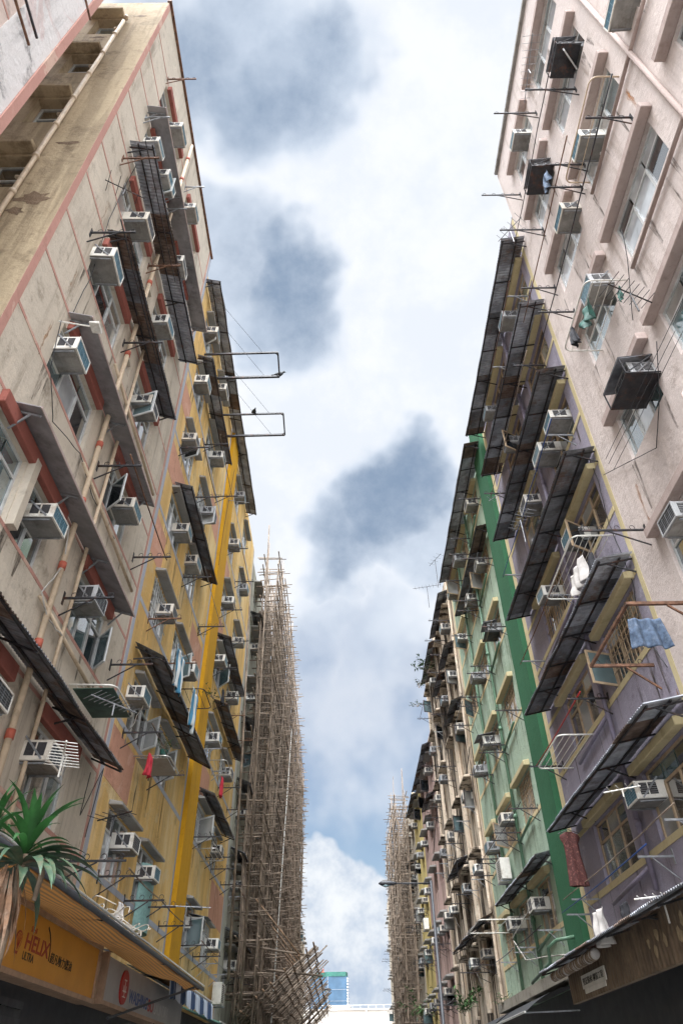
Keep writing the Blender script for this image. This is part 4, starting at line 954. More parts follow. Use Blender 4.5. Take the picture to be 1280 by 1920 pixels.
clothp(1160, 535, 1, .2, .18, .3, 'greencloth', 'narrow green strap tied to the pink block rack', seed=11, amp=.02)
clothp(1072, 610, 1, .8, .2, .45, 'blackcloth', 'black jacket bundled on a bracket of the pink block', seed=12, amp=.06)
clothp(1022, 318, 1, .8, .35, .4, 'denim', 'blue shirt hanging outside the pink block sixth floor window', seed=13)
clothp(594, 1000, -1, .9, .2, .2, 'denim', 'scrap of blue cloth near the scaffold top', seed=14) if False else None
clothp(418, 1290, -1, .7, .4, .5, 'blackcloth', 'dark and yellow garment past the pilaster', seed=15)
clothp(416, 1455, -1, .7, .3, .6, 'redcloth', 'red cloth hanging past the pilaster, second floor', seed=16)
# patterned dress on a hanger
y, z = at(1078, 1560, 1, .6)
def dress(y, z):
    r = thing('floral_dress', 'dark red floral dress hanging beside the green pilaster', 'dress', P(1, .6, y, z), 'washing hung outside')
    N, K = 30, 18; m = MB(); prof = [(.08, 0), (.19, .03), (.22, .14), (.16, .2), (.155, .42), (.18, .7), (.205, 1.02)]
    def half(v):
        for (w0, v0), (w1, v1) in zip(prof, prof[1:]):
            if v0 <= v <= v1: return w0 + (w1 - w0) * (v - v0) / (v1 - v0)
        return prof[-1][0]
    for j in range(K + 1):
        v = 1.02 * j / K; h = half(v)
        for i in range(N):
            a = 2 * math.pi * i / N; th = .045 * (1 + .6 * v) * (1 + .35 * math.sin(5 * a + 2 * v))
            m.v.append(P(1, .75 + h * math.cos(a), y + th * math.sin(a), z - v))
    for j in range(K):
        for i in range(N):
            a = j * N + i; b = j * N + (i + 1) % N; m.f.append((a, b, b + N, a + N)); m.m.append(0)
    m.build('cloth', MT['dress'], r, smooth=True)
    m = MB(); m.tube([P(1, .53, y, z - .03), P(1, .75, y, z + .05), P(1, .97, y, z - .03)], .008, 6); m.tube([P(1, .75, y, z + .05), P(1, .75, y, z + .13), P(1, .79, y, z + .16), P(1, .82, y, z + .12)], .005, 6); m.build('hanger', MT['steel'], r)
dress(y, z)

# ------------------------------------------------------------------ bamboo scaffolds
def scaffold(side, y0, y1, d_in, d_out, ztop, label, step, tall, seed, z0=3.2, lv=1.0):
    rr = random.Random(seed)
    r = thing('bamboo_scaffold', label, 'scaffold', P(side, (d_in + d_out) / 2, (y0 + y1) / 2, z0), 'bamboo scaffolds')
    ups, leds, trs = [], [], []
    def jp(d, y, z): return P(side, d + rr.uniform(-.05, .05), y + rr.uniform(-.1, .1), z)
    y = y0
    while y < y1:
        for d in (d_out, d_in):
            zt = ztop(y) + rr.uniform(-1.1, .6) + (tall * rr.uniform(.4, 1) if rr.random() < .25 else 0) - (0 if d == d_out else .3)
            yy = y + rr.uniform(-.15, .15); lean = rr.uniform(-.12, .12); nn = 7
            pts = [P(side, d + .06 * math.sin(q * 2.1 + y) + rr.uniform(-.03, .03), yy + lean * q / nn + rr.uniform(-.05, .05), z0 + (zt - z0) * q / nn) for q in range(nn + 1)]
            ups.append((pts, [rr.uniform(.03, .045)] * (nn) + [.018]))
        y += step * rr.uniform(.75, 1.25)
    z = z0 + .4
    zmax = max(ztop(y0 + (y1 - y0) * q / 20) for q in range(21))
    while z < zmax + .3:
        for d in (d_out + .06, d_in - .06):
            yy = y0 - rr.uniform(0, .6)
            while yy < y1:
                L = rr.uniform(4.5, 7)
                if ztop(min(yy + L / 2, y1)) > z - .3:
                    dz = rr.uniform(-.12, .12); leds.append(([jp(d, yy, z + dz), jp(d, yy + L / 2, z + dz + rr.uniform(-.08, .08)), jp(d, min(yy + L, y1 + .5), z + dz)], [.033, .028, .022]))
                yy += L * .85
        yy = y0 + rr.uniform(0, .4)
        while yy < y1:
            if ztop(yy) > z - .3:
                e = rr.choice([.2, .3, .35, .55]) ; dz = rr.uniform(-.2, .2); trs.append(([jp(.12, yy, z + dz), jp(d_out + e, yy + rr.uniform(-.1, .1), z + dz + rr.uniform(-.06, .1))], [.03, .022]))
            yy += step * rr.uniform(1.0, 1.9)
        z += lv * rr.uniform(.85, 1.15)
    dist = lambda it: it[0][0][1] + it[0][0][2] * .15
    for nm, L, cap in (('upright', ups, 100), ('ledger', leds, 100), ('putlog', trs, 100)):
        L.sort(key=dist)
        for pts, rs in L[:cap]:
            m = MB(); m.tube(pts, rs, 6); m.build(nm, MT['bamboo'], r, smooth=True)
        if L[cap:]:
            m = MB()
            for pts, rs in L[cap:]: m.tube(pts, rs, 5)
            o = m.build(nm + '_mass', MT['bamboo'], r, smooth=True); o['kind'] = 'stuff'
    for k in range(5):
        a = y0 + (y1 - y0) * (k + .1) / 5; m = MB(); m.tube([P(side, d_out + .12, a, z0 + 1), P(side, d_out + .12, a + (y1 - y0) / 5, min(ztop(a + 3), z0 + 18) - 1)], [.035, .022], 6); m.build('brace', MT['whitetube' if k == 1 and side < 0 else 'bamboo'], r, smooth=True)
    return r
def topL(y):
    if y < 36: return 24.6 + (y - 30) * .1
    if y < 44: return 25.2 + (y - 36) * .06
    return 25.7 - (y - 44) * .20
scaffold(-1, 30.6, 61.5, .55, 1.25, topL, 'tall dense bamboo scaffold in front of the grey green block', .43, 1.8, 5, 3.0, .95)
scaffold(1, 55.8, 71.5, .5, 1.25, lambda y: 20.4 - abs(y - 63) * .06, 'farther bamboo scaffold on the right of the street', .6, 2.8, 9, 3.0, .95)
# a few loose near poles and the sloping catch fan at the scaffold foot
def fan():
    r = thing('bamboo_catch_fan', 'sloping bamboo lattice fan at the foot of the tall scaffold', 'scaffold', (-3.3, 44, 3.8)); rr = random.Random(4); prs = []
    y = 31.0
    A0 = Vector((-3.95, 0, 3.75)); B0 = Vector((-1.15, 0, 6.0))
    while y < 62:
        e = rr.choice([0, 0, .04, .08, .15]) + rr.uniform(0, .05); prs.append(([(A0.x, y, A0.z + rr.uniform(-.1, .1)), (B0.x + 3 * e * .8 - (y - 31) * .005, y + rr.uniform(.0, .5), B0.z + 2.4 * e * .8 + rr.uniform(-.1, .1))], [.042, .028])); y += .42 if y < 45 else .6
    for pts, rs in prs: m = MB(); m.tube(pts, rs, 6); m.build('outrigger', MT['bamboo'], r, smooth=True)
    for k in range(11):
        t = .05 + k * .093; p = A0.lerp(B0, t)
        yy = 30.6
        while yy < 61:
            L = rr.uniform(5, 8); m = MB(); m.tube([(p.x + rr.uniform(-.05, .05), yy, p.z + .06), (p.x + rr.uniform(-.05, .05), yy + L, p.z + .06 + rr.uniform(-.05, .05))], [.036, .026], 6); m.build('cross_pole', MT['bamboodark'], r, smooth=True); yy += L * .9
    for (pa, pb, Y) in (((425, 1768), (583, 1792), 32), ((495, 1818), (605, 1830), 33)):
        a = atY(*pa, Y); b = atY(*pb, Y); m = MB(); m.tube([a, b], [.05, .04], 6); m.build('boom_pole', MT['bamboo'], r, smooth=True)
    for k in range(9):
        y = 31 + k * 3.3; m = MB(); m.tube([(-3.5, y, 7.6), (-1.7, y + .2, 5.7)], [.035, .028], 6); m.build('stay_pole', MT['bamboodark'], r, smooth=True)
fan()
for i, (pa, pb, d, rad, lab) in enumerate((((470, 1090), (428, 1840), .7, .05, 'thick bamboo pole leaning at the near edge of the tall scaffold'), ((505, 985), (452, 1880), 1.2, .045, 'long thin bamboo pole rising above the scaffold top'))):
    ya, za = at(*pa, -1, d); yb, zb = at(*pb, -1, d); m = MB(); m.tube([P(-1, d, ya, za), P(-1, d + .05, (ya + yb) / 2, (za + zb) / 2), P(-1, d, yb, max(zb, 3))], [rad * .6, rad * .9, rad], 8)
    tag(m.build('bamboo_pole', MT['bamboo'], smooth=True), lab, 'pole')

# ------------------------------------------------------------------ lettering
def text(body, side, d, yc, zc, h, mat, name, parent, width=None, thick=.004, bold=0.0, sx=1.0):
    cu = bpy.data.curves.new('lettering', 'FONT'); cu.body = body; cu.size = 1.0; cu.align_x = 'CENTER'; cu.align_y = 'CENTER'; cu.extrude = .01; cu.offset = bold; cu.resolution_u = 3
    ob = bpy.data.objects.new('lettering', cu); COL.objects.link(ob)
    dg = bpy.context.evaluated_depsgraph_get(); me = bpy.data.meshes.new_from_object(ob.evaluated_get(dg)); bpy.data.objects.remove(ob)
    vs = [v.co.copy() for v in me.vertices]; x0 = min(v.x for v in vs); x1 = max(v.x for v in vs); y0 = min(v.y for v in vs); y1 = max(v.y for v in vs)
    sy = h / (y1 - y0); sx_ = width / (x1 - x0) if width else sy * sx
    o0 = wl(parent)
    for v in me.vertices:
        u = (v.co.x - (x0 + x1) / 2) * sx_; w = (v.co.y - (y0 + y1) / 2) * sy; dd = d + (thick if v.co.z > 0 else .0005)
        v.co = Vector(P(side, dd, yc + (u if side < 0 else -u), zc + w)) - o0
    if side < 0 or side > 0:
        bm = bmesh.new(); bm.from_mesh(me); bmesh.ops.recalc_face_normals(bm, faces=bm.faces); bm.to_mesh(me); bm.free()
    me.materials.clear(); me.materials.append(MT[mat])
    o = bpy.data.objects.new(name, me); COL.objects.link(o); o.parent = parent; ORG[o.name] = o0; return o

# left shops
D1 = .7
s1 = thing('shop_sign', 'orange lubricant shop sign under the striped canopy', 'sign', P(-1, D1, 10.2, 2.8))
m = MB(); m.fbox(-1, D1 - .22, D1, 7.2, 12.85, 2.76, 3.40); m.build('panel', MT['orange'], s1)
m = MB()
for a in ((7.1, 12.95, 2.70, 2.758), (7.1, 12.95, 3.402, 3.46), (12.852, 12.95, 2.76, 3.40)): m.fbox(-1, D1 - .24, D1 + .03, *a)
m.build('frame', MT['signframe'], s1)
text('HELIX', -1, D1, 10.22, 3.085, .17, 'helixred', 'lettering', s1, width=.86, bold=.018)
text('Shell', -1, D1, 9.98, 3.225, .06, 'helixred', 'lettering', s1, width=.2)
text('ULTRA', -1, D1, 9.98, 2.935, .085, 'ink', 'lettering', s1, width=.38, bold=.008)
text('超凡動力機油', -1, D1, 11.2, 3.03, .12, 'ink', 'lettering', s1, width=.92, bold=.006)
m = MB()                                   # curved swoosh over the last letter
sw = [(10.45, 3.33), (10.55, 3.27), (10.63, 3.19), (10.68, 3.08), (10.70, 2.98)]
for (a, b), (c, d) in zip(sw, sw[1:]): m.bar(P(-1, D1 + .003, a, b), P(-1, D1 + .003, c, d), .004, .022)
m.build('swoosh', MT['ink'], s1)
m = MB(); em = MB(); cx_, cz_ = 9.56, 3.06; pts = []
for k in range(13):
    a = math.radians(-50 + k * 280 / 12 - 0); pts.append((cx_ + .105 * math.cos(a), cz_ + .10 * math.sin(a)))
rim = [(cx_ - .05, cz_ - .14), (cx_ + .05, cz_ - .14)] + pts
m.face([P(-1, D1 + .003, a, b) for a, b in rim]); m.face([P(-1, D1 + .0005, a, b) for a, b in rim][::-1]); m.build('emblem', MT['helixred'], s1)
em.face([P(-1, D1 + .006, cx_ + (a - cx_) * .8, cz_ + (b - cz_) * .8) for a, b in rim])
emo = em.build('emblem_fill', MT['orange'], s1)
em = MB()
for k in range(5):
    a = math.radians(30 + k * 30); em.bar(P(-1, D1 + .008, cx_, cz_ - .10), P(-1, D1 + .008, cx_ + .08 * math.cos(a), cz_ + .075 * math.sin(a)), .003, .008)
em.build('emblem_rib', MT['helixred'], s1)

s2 = thing('shop_sign', 'grey laundry sign with red oval badge and blue letters', 'sign', P(-1, D1, 16.8, 2.8))
m = MB(); m.fbox(-1, D1 - .3, D1, 13.45, 20.2, 2.80, 3.40); m.build('panel', MT['signgrey'], s2)
m = MB(); m.fbox(-1, D1 - .31, D1 + .02, 13.35, 13.449, 2.74, 3.45); m.fbox(-1, D1 - .31, D1 + .02, 13.45, 20.3, 2.74, 2.798); m.build('frame', MT['signframe'], s2)
m = MB(); N = 28
ring = [(14.62 + .26 * math.cos(2 * math.pi * k / N), 3.08 + .25 * math.sin(2 * math.pi * k / N)) for k in range(N)]
m.face([P(-1, D1 + .03, a, b) for a, b in ring]); 
for (a, b), (c, d) in zip(ring, ring[1:] + ring[:1]): m.face([P(-1, D1 + .001, a, b), P(-1, D1 + .001, c, d), P(-1, D1 + .03, c, d), P(-1, D1 + .03, a, b)])
m.build('badge', MT['signred'], s2)
m = MB()
for (a, b, c, d) in ((14.5, 3.02, 14.74, 3.02), (14.62, 2.95, 14.62, 3.18), (14.54, 3.18, 14.70, 3.18), (14.52, 2.94, 14.72, 2.94), (14.54, 3.1, 14.56, 3.0), (14.70, 3.1, 14.68, 3.0)):
    m.bar(P(-1, D1 + .033, a, b), P(-1, D1 + .033, c, d), .004, .015)
m.build('badge_mark', MT['signwhite'], s2)
text('WASHING', -1, D1, 15.85, 3.0, .2, 'signblue', 'lettering', s2, width=1.5, bold=.02)
text('BO', -1, D1, 16.92, 2.99, .2, 'signred', 'lettering', s2, width=.48, bold=.02)
text('LAUNDRY', -1, D1, 17.95, 2.99, .2, 'white', 'lettering', s2, width=1.4)
# roller shutter and dark jambs beneath the signs
m = MB()
for k in range(26): m.fbox(-1, -.24, -.16 + .02 * (k % 2), 6.4, 12.4, .1 + k * .1, .195 + k * .1)
tag(m.build('roller_shutter', MT['shutter']), 'dark roller shutter under the orange sign', 'shutter')
# striped canopy with its roller tube
cnp = thing('shop_canopy', 'orange striped tarpaulin canopy hung over the left shops', 'canopy', P(-1, .7, 12, 3.4))
m = MB(); N, K = 70, 10
for i in range(N + 1):
    for j in range(K + 1):
        t = j / K; y = 5.5 + (18.6 - 5.5) * i / N; d = .35 + 1.05 * t
        m.v.append(P(-1, d, y, 3.64 - .22 * t - .10 * math.sin(math.pi * t) * (1 + .35 * math.sin(y * 1.7)) + .004 * math.sin(y * 5 + t * 2)))
for i in range(N):
    for j in range(K):
        a = i * (K + 1) + j; m.f.append((a, a + 1, a + K + 2, a + K + 1)); m.m.append(0)
m.build('tarpaulin', MT['tarp'], cnp, smooth=True)
m = MB(); m.tube([P(-1, 1.4, 5.2, 3.45), P(-1, 1.4, 12, 3.44), P(-1, 1.38, 18.9, 3.45)], .038, 10); m.build('roller_tube', MT['lampgrey'], cnp, smooth=True)
m = MB(); m.tube([P(-1, 1.42, 5.2, 3.50), P(-1, 1.42, 18.8, 3.50)], .016, 8); m.build('rail', MT['stainless'], cnp, smooth=True)
for y in (6.5, 10.5, 14.6, 18.4):
    m = MB(); m.bar(P(-1, .02, y, 3.7), P(-1, 1.38, y, 3.41), .03); m.build('arm', MT['steel'], cnp)
m = MB(); m.bar(P(-1, .6, 14.3, 2.62), P(-1, 1.35, 18.0, 3.4), .035); m.build('prop', MT['lampgrey'], cnp)
# blue and white scalloped valance canopy
vb = thing('scalloped_canopy', 'blue and white scalloped shop canopy beyond the tarpaulin', 'canopy', P(-1, .9, 20, 3.3))
m = MB(); N = 130
y0_, y1_ = 16.9, 22.6
for i in range(N + 1):
    y = y0_ + (y1_ - y0_) * i / N; dd = 1.05 + .025 * math.sin(y * 14)
    sc_ = .05 * abs(math.sin(math.pi * y / .33))
    for p in ((.05, 3.72), (1.02, 3.5), (dd, 3.42), (dd + .02, 3.16 - sc_)): m.v.append(P(-1, p[0], y, p[1]))
for i in range(N):
    for j in range(3): a = i * 4 + j; m.f.append((a, a + 1, a + 5, a + 4)); m.m.append(0)
m.build('fabric', MT['bluestripe'], vb)
m = MB(); m.tube([P(-1, 1.02, y0_, 3.53), P(-1, 1.02, y1_, 3.53)], .02, 8); m.build('front_rail', MT['stainless'], vb, smooth=True)
for y0_, y1_, lab in ((23.2, 29.5, 'dark green shop canopy below the far end of the yellow block'), (30.5, 38, 'dark shop canopy under the scaffold fan')):
    r = thing('shop_canopy', lab, 'canopy', P(-1, .6, (y0_ + y1_) / 2, 3.2)); m = MB()
    m.hexa([P(-1, .02, y0_, 3.5), P(-1, 1.2, y0_, 3.1), P(-1, 1.2, y1_, 3.1), P(-1, .02, y1_, 3.5), P(-1, .02, y0_, 3.53), P(-1, 1.2, y0_, 3.13), P(-1, 1.2, y1_, 3.13), P(-1, .02, y1_, 3.53)]); m.build('cover', MT['corrgreen'], r)
    m = MB(); m.tube([P(-1, 1.2, y0_, 3.14), P(-1, 1.2, y1_, 3.14)], .02, 6); m.build('front_rail', MT['stainless'], r)

# tangle of hoses on the canopy edge and the teal blind
m = MB()
for k in range(14):
    c = Vector(P(-1, 1.0 + R.uniform(-.2, .2), 12.2 + R.uniform(-.8, 1.6), 3.68 + R.uniform(0, .12))); rad = R.uniform(.1, .24); tl = R.uniform(-.6, .6)
    m.tube([c + Vector((rad * math.cos(a), rad * 1.2 * math.sin(a), .05 * math.sin(2 * a) + tl * rad * math.sin(a))) for a in [q * math.pi / 9 for q in range(17)]], .008, 5)
tag(m.build('cable_coil', MT['rope']), 'tangle of pale hoses piled on the canopy edge', 'cable coil')
m = MB(); N = 16
for i in range(N + 1):
    a = math.pi * i / N
    for z in (4.35, sill(1) + .85): m.v.append(P(-1, .02 + .22 * math.sin(a), 17.5 - .45 * math.cos(a), z))
for i in range(N): a = i * 2; m.f.append((a, a + 2, a + 3, a + 1)); m.m.append(0)
tag(m.build('bamboo_blind', MT['tealcurtain'], smooth=True), 'pale teal roll blind bulging from a lowest yellow block window', 'blind')

# right shops
D2 = .62
rs = thing('shop_fascia', 'brown corrugated fascia over the dark right hand shop', 'fascia', P(1, D2, 13, 2.95))
m = MB(); N = 460
for i in range(N + 1):
    y = 7.6 + (18.0 - 7.6) * i / N; w = .018 * max(-.4, math.sin(2 * math.pi * y / .17))
    m.v += [P(1, D2 + w, y, 2.98), P(1, D2 + w, y, 3.78), P(1, D2 - .1, y, 2.98)]
for i in range(N): a = i * 3; m.f += [(a, a + 3, a + 4, a + 1), (a, a + 2, a + 5, a + 3)]; m.m += [0, 0]
m.build('sheet', MT['brownsheet'], rs)
m = MB(); rr = random.Random(8)
for (yc, zc, L) in ((12.4, 3.42, .22), (12.1, 3.3, .2), (12.55, 3.22, .18), (11.3, 3.45, .2), (11.5, 3.28, .24), (11.1, 3.2, .16), (10.4, 3.5, .2), (10.1, 3.35, .2), (12.8, 3.36, .15)):
    n_ = 9; rg = [(yc + L * rr.uniform(.25, .6) * math.cos(2 * math.pi * k / n_), zc + L * rr.uniform(.25, .6) * math.sin(2 * math.pi * k / n_)) for k in range(n_)]
    m.face([P(1, D2 + .022, a, b) for a, b in rg])
m.build('flaking_paint', MT['peel'], rs)
ws = thing('white_sign', 'small white sign with black characters on the brown fascia', 'sign', P(1, D2 + .03, 15.9, 3.1))
m = MB(); m.fbox(1, D2 + .022, D2 + .045, 15.25, 16.85, 3.14, 3.36); m.build('board', MT['signwhite'], ws)
m = MB(); m.fbox(1, D2 + .022, D2 + .04, 15.35, 16.75, 3.055, 3.135); m.build('lower_board', MT['signwhite'], ws)
text('堅記裝修 鋼窗工程', 1, D2 + .046, 16.05, 3.25, .12, 'ink', 'lettering', ws, width=1.4, bold=.004)
rc = thing('rolled_awning', 'rolled striped awning above the small white sign', 'awning', P(1, .85, 16, 3.5))
m = MB(); pts = []; n_ = 60
m.tube([P(1, .95 , 14.6 + 3.3 * i / n_, 3.46 + .012 * math.sin(i * 1.9)) for i in range(n_ + 1)], [.075 + .014 * math.sin(i * 1.5) for i in range(n_ + 1)], 12); m.build('roll', MT['signgrey'], rc, smooth=True)
m = MB()
for i in range(22): m.tube([P(1, .95, 14.7 + .145 * i, 3.46), P(1, .95, 14.77 + .145 * i, 3.455)], .089, 12)
m.build('stripe', MT['brownsheet'], rc, smooth=True)
corr_awning('purple', 1, 9.6, 18.6, 3.62, 1.1, .25, mat='corrdark', lab='low dark corrugated shop roof above the brown fascia')
m = MB()
for k in range(26): m.fbox(1, -.24, -.15 + .03 * (k % 2), 6, 12.2, .1 + k * .11, .2 + k * .11)
tag(m.build('roller_shutter', MT['shutter']), 'dark roller shutter under the brown fascia', 'shutter')
for y0_, y1_, lab, mt in ((19.4, 23.6, 'black shop awning with bright front rail under the green block', 'shopdark'), (24.2, 29.6, 'black domed shop awning under the green block corner', 'shopdark'), (31, 38, 'dark shop awning under the stained beige block', 'corrdark')):
    r = thing('shop_awning', lab, 'awning', P(1, .6, (y0_ + y1_) / 2, 3)); m = MB(); K = 8
    for y in (y0_, y1_):
        for j in range(K + 1): t = j / K; m.v.append(P(1, .02 + 1.35 * t, y, 3.46 - .5 * t * t))
    for j in range(K): m.f.append((j, j + 1, j + K + 2, j + K + 1)); m.m.append(0)
    m.build('cover', MT[mt], r, smooth=True); m = MB(); m.tube([P(1, 1.37, y0_, 2.97), P(1, 1.37, y1_, 2.97)], .025, 8); m.build('front_rail', MT['stainless'], r)
    m = MB(); m.bar(P(1, .02, y0_ + .3, 3.0), P(1, 1.34, y0_ + .3, 2.97), .03); m.build('arm', MT['steelgrey'], r)

# ------------------------------------------------------------------ cables
def cable(pts, label, rad=.008, mat='cablemat', sag=0.0):
    m = MB(); pts = [Vector(p) for p in pts]; out = []
    for a, b in zip(pts, pts[1:]):
        for k in range(8):
            t = k / 8; out.append(a.lerp(b, t) + Vector((0, 0, -sag * 4 * t * (1 - t))) + Vector((0, .02 * mnoise.noise((t * 4, a.y, 1)), .03 * mnoise.noise((t * 3, a.y, 7)))))
    out.append(pts[-1]); m.tube(out, rad, 5); tag(m.build('cable', MT[mat], smooth=True), label, 'cable', 'cables along the walls')
def wc(side, L, label, d=.05, **k):
    cable([P(side, d, *at(px, py, side, d)) for px, py in L], label, **k)
wc(-1, [(115, 600), (95, 690), (100, 790), (150, 850), (175, 935), (215, 1010)], 'thin black cable looping down the cream wall past the lamp')
wc(-1, [(260, 300), (205, 410), (170, 520), (135, 590)], 'thin dark cable slanting down the upper cream wall')
wc(-1, [(130, 990), (120, 1060), (78, 1110), (90, 1160), (120, 1195)], 'pale hose from cream block unit to the drainpipe', mat='cablepale', rad=.014, d=.1)
wc(-1, [(170, 1450), (150, 1530), (195, 1440), (160, 1570)], 'black loose cables beside the lowest cream window')
wc(-1, [(440, 880), (420, 990), (410, 1060)], 'thin cable crossing the ochre pilaster', d=.2)
wc(1, [(1250, 1250), (1200, 1180), (1185, 1090), (1140, 980), (1120, 900), (1100, 850)], 'long black cable down the purple and pink joint')
wc(1, [(1130, 890), (1230, 840), (1235, 740), (1230, 640)], 'thin black cable hanging across the pink wall')
wc(1, [(1090, 290), (1070, 330), (1100, 356)], 'pale hose below the pink block fifth floor unit', mat='cablepale', rad=.012)
wc(1, [(1185, 600), (1175, 480), (1165, 430)], 'thin cable beside the bow tie antenna of the pink block')
for i, (a, b) in enumerate((((1280, 560), (1135, 860)), ((1265, 620), (1140, 870)), ((1280, 620), (1150, 880)))):
    wc(1, [a, b], f'thin straight washing line on the pink wall, {ORD[i + 1]} from the left', d=.5, rad=.005)
wc(1, [(905, 1260), (880, 1340), (905, 1400), (870, 1480)], 'thin cable on the green block wall')
wc(1, [(1000, 1690), (960, 1760), (985, 1800), (1060, 1790)], 'pale looped hose at the foot of the green block', mat='cablepale', rad=.014, d=.5)
wc(1, [(845, 1200), (835, 1330), (822, 1480), (812, 1600)], 'long dark cable down the stained beige block', d=.15, rad=.02)
wc(1, [(880, 1400), (860, 1560), (840, 1680)], 'second dark cable down the middle of the stained beige block', d=.15, rad=.02)

# ------------------------------------------------------------------ plants
def leafblade(m, base, az, el, L, W, droop, mi=0, n=9, twist=0.0):
    p = Vector(base); a = el; h = Vector((math.cos(az), math.sin(az), 0)); sd = Vector((-math.sin(az), math.cos(az), 0)); i0 = len(m.v); up = Vector((0, 0, 1))
    for i in range(n + 1):
        t = i / n; w = W * (math.sin(math.pi * min(1, t * .93 + .07)) ** 1.05) * (1 - .2 * t)
        tang = h * math.cos(a) + up * math.sin(a); nr = -h * math.sin(a) + up * math.cos(a)
        s2 = (sd * math.cos(twist * t) + nr * math.sin(twist * t))
        m.v += [tuple(p - s2 * w + nr * w * .35), tuple(p), tuple(p + s2 * w + nr * w * .35)]
        p = p + tang * (L / n); a -= droop / n * (.5 + 1.2 * t)
    for i in range(n):
        for j in range(2): q = i0 + i * 3 + j; m.f.append((q, q + 1, q + 4, q + 3)); m.m.append(mi)
def dracaena():
    c = atY(44, 1612, 4.4); rr = random.Random(3)
    r = thing('dracaena_plant', 'tall dracaena with green leaves and dead brown skirt beside the left shops', 'plant', (c.x - .05, c.y + .1, .15))
    m = MB(); m.tube([(c.x - .05, c.y + .1, .5), (c.x - .12, c.y + .06, 1.3), (c.x - .02, c.y + .04, 2.0), (c.x, c.y, c.z + .03)], [.045, .04, .034, .026], 9)
    m.tube([(c.x + .0, c.y, c.z - .02), (c.x + .1, c.y, c.z + .0), (c.x + .14, c.y - .02, c.z - .08), (c.x + .13, c.y - .02, c.z - .22)], [.022, .02, .017, .013], 8)
    m.tube([(c.x - .05, c.y + .05, 2.2), (c.x - .22, c.y + .05, 2.6), (c.x - .26, c.y + .06, c.z + .12)], [.03, .025, .02], 8)
    m.build('trunk', MT['bark'], r, smooth=True)
    m = MB()
    for (dx, dy, dz, az0, cnt, k) in ((0, 0, 0, 0, 26, 1.0), (-.26, .06, .14, 1, 16, .8)):
        for i in range(cnt):
            az = az0 + i * 2.399; t = i / cnt; el = 1.45 - .95 * t + rr.uniform(-.1, .1)
            leafblade(m, (c.x + dx, c.y + dy, c.z + dz + .10 * (1 - t)), az, el, k * rr.uniform(.28, .45), .027 * k * rr.uniform(.85, 1.15), .4 + 1.0 * t + rr.uniform(0, .3))
    m.build('crown', MT['leaf'], r, smooth=True)
    m = MB()
    for i in range(22):
        az = i * 2.399 + .6; leafblade(m, (c.x, c.y, c.z + rr.uniform(-.05, .03)), az, rr.uniform(-.1, .45), rr.uniform(.36, .54), .032, rr.uniform(1.0, 1.7), twist=rr.uniform(-.5, .5))
    for az, el, L in ((.05, .15, .52), (-.35, .05, .5), (.4, .3, .45), (-.1, .4, .42), (-.7, -.1, .48)): leafblade(m, (c.x, c.y, c.z), az, el, L, .036, 1.1)
    m.build('drooping_leaf', MT['leafdark'], r, smooth=True)
    m = MB()
    for i in range(46):
        az = i * 2.399; leafblade(m, (c.x - .07 + .05 * math.cos(az) , c.y + .05 * math.sin(az), c.z - rr.uniform(.02, .16)), az, rr.uniform(-1.45, -1.0), rr.uniform(.25, .46), rr.uniform(.010, .022), rr.uniform(.2, .6), twist=rr.uniform(-2.4, 2.4))
    m.build('dead_leaf', MT['deadleaf'], r, smooth=True)
    m = MB(); x, y = c.x - .05, c.y + .1; m.tube([(x, y, .15), (x, y, .2), (x, y, .48), (x, y, .52), (x, y, .52)], [.15, .17, .22, .235, .19], 18); m.build('pot', MT['pot'], r, smooth=True)
dracaena()
def weed(p, label, s=.35, n=60, seed=1, pot=False, name='wall_plant', cat='plant'):
    rr = random.Random(seed); r = thing(name, label, cat, p, 'plants on the buildings'); p = Vector(p); m = MB(); st = MB()
    for k in range(7):
        tip_ = p + Vector((rr.uniform(-1, 1), rr.uniform(-1, 1), rr.uniform(.4, 1.2))) * s; mid = p.lerp(tip_, .5) + Vector((rr.uniform(-.1, .1), rr.uniform(-.1, .1), .1)) * s; st.tube([p, mid, tip_], [.008, .006, .003], 5)
        for q in range(n // 7):
            b = p.lerp(tip_, rr.uniform(.3, 1)) + Vector((rr.uniform(-.1, .1), rr.uniform(-.1, .1), rr.uniform(-.1, .1))) * s; leafblade(m, b, rr.uniform(0, 6.3), rr.uniform(-.5, .8), s * rr.uniform(.16, .34), s * .05, .6, n=3)
    st.build('stem', MT['bark'], r); m.build('foliage', MT['smallleaf'], r)
    if pot:
        m = MB(); m.tube([p - Vector((0, 0, .16)), p - Vector((0, 0, .14)), p], [.06, .075, .1], 12); m.build('pot', MT['greencloth'], r, smooth=True)
def wpl(px, py, side, d, label, **k): y, z = at(px, py, side, d); weed(P(side, d, y, z), label, **k)
wpl(308, 1407, -1, .5, 'spiky pot plant on the hooped rack under the broad awning', s=.32, seed=1, pot=True, name='pot_plant')
wpl(372, 1190, -1, .03, 'small weed growing from the yellow wall', s=.25, seed=2)
wpl(400, 1310, -1, .5, 'dry weed on the bracket past the ochre pilaster', s=.35, seed=3)
wpl(800, 1262, 1, .6, 'leafy weed on the upper awning of the stained beige block', s=.9, seed=4, n=90)
wpl(785, 1290, 1, .9, 'weed hanging over the sky at the stained beige block', s=.55, seed=5)
wpl(783, 1325, 1, .9, 'lower weed hanging over the sky at the stained beige block', s=.5, seed=6)
wpl(870, 1905, 1, .9, 'leafy shrub on the ledge of the stained beige block', s=1.0, seed=7, n=160, name='shrub')
wpl(945, 1890, 1, .3, 'weeds on the ledge where green and beige blocks meet', s=.5, seed=8)
wpl(790, 1912, 1, .9, 'small shrub at the foot of the pale yellow block', s=1.4, seed=9, n=120, name='shrub')

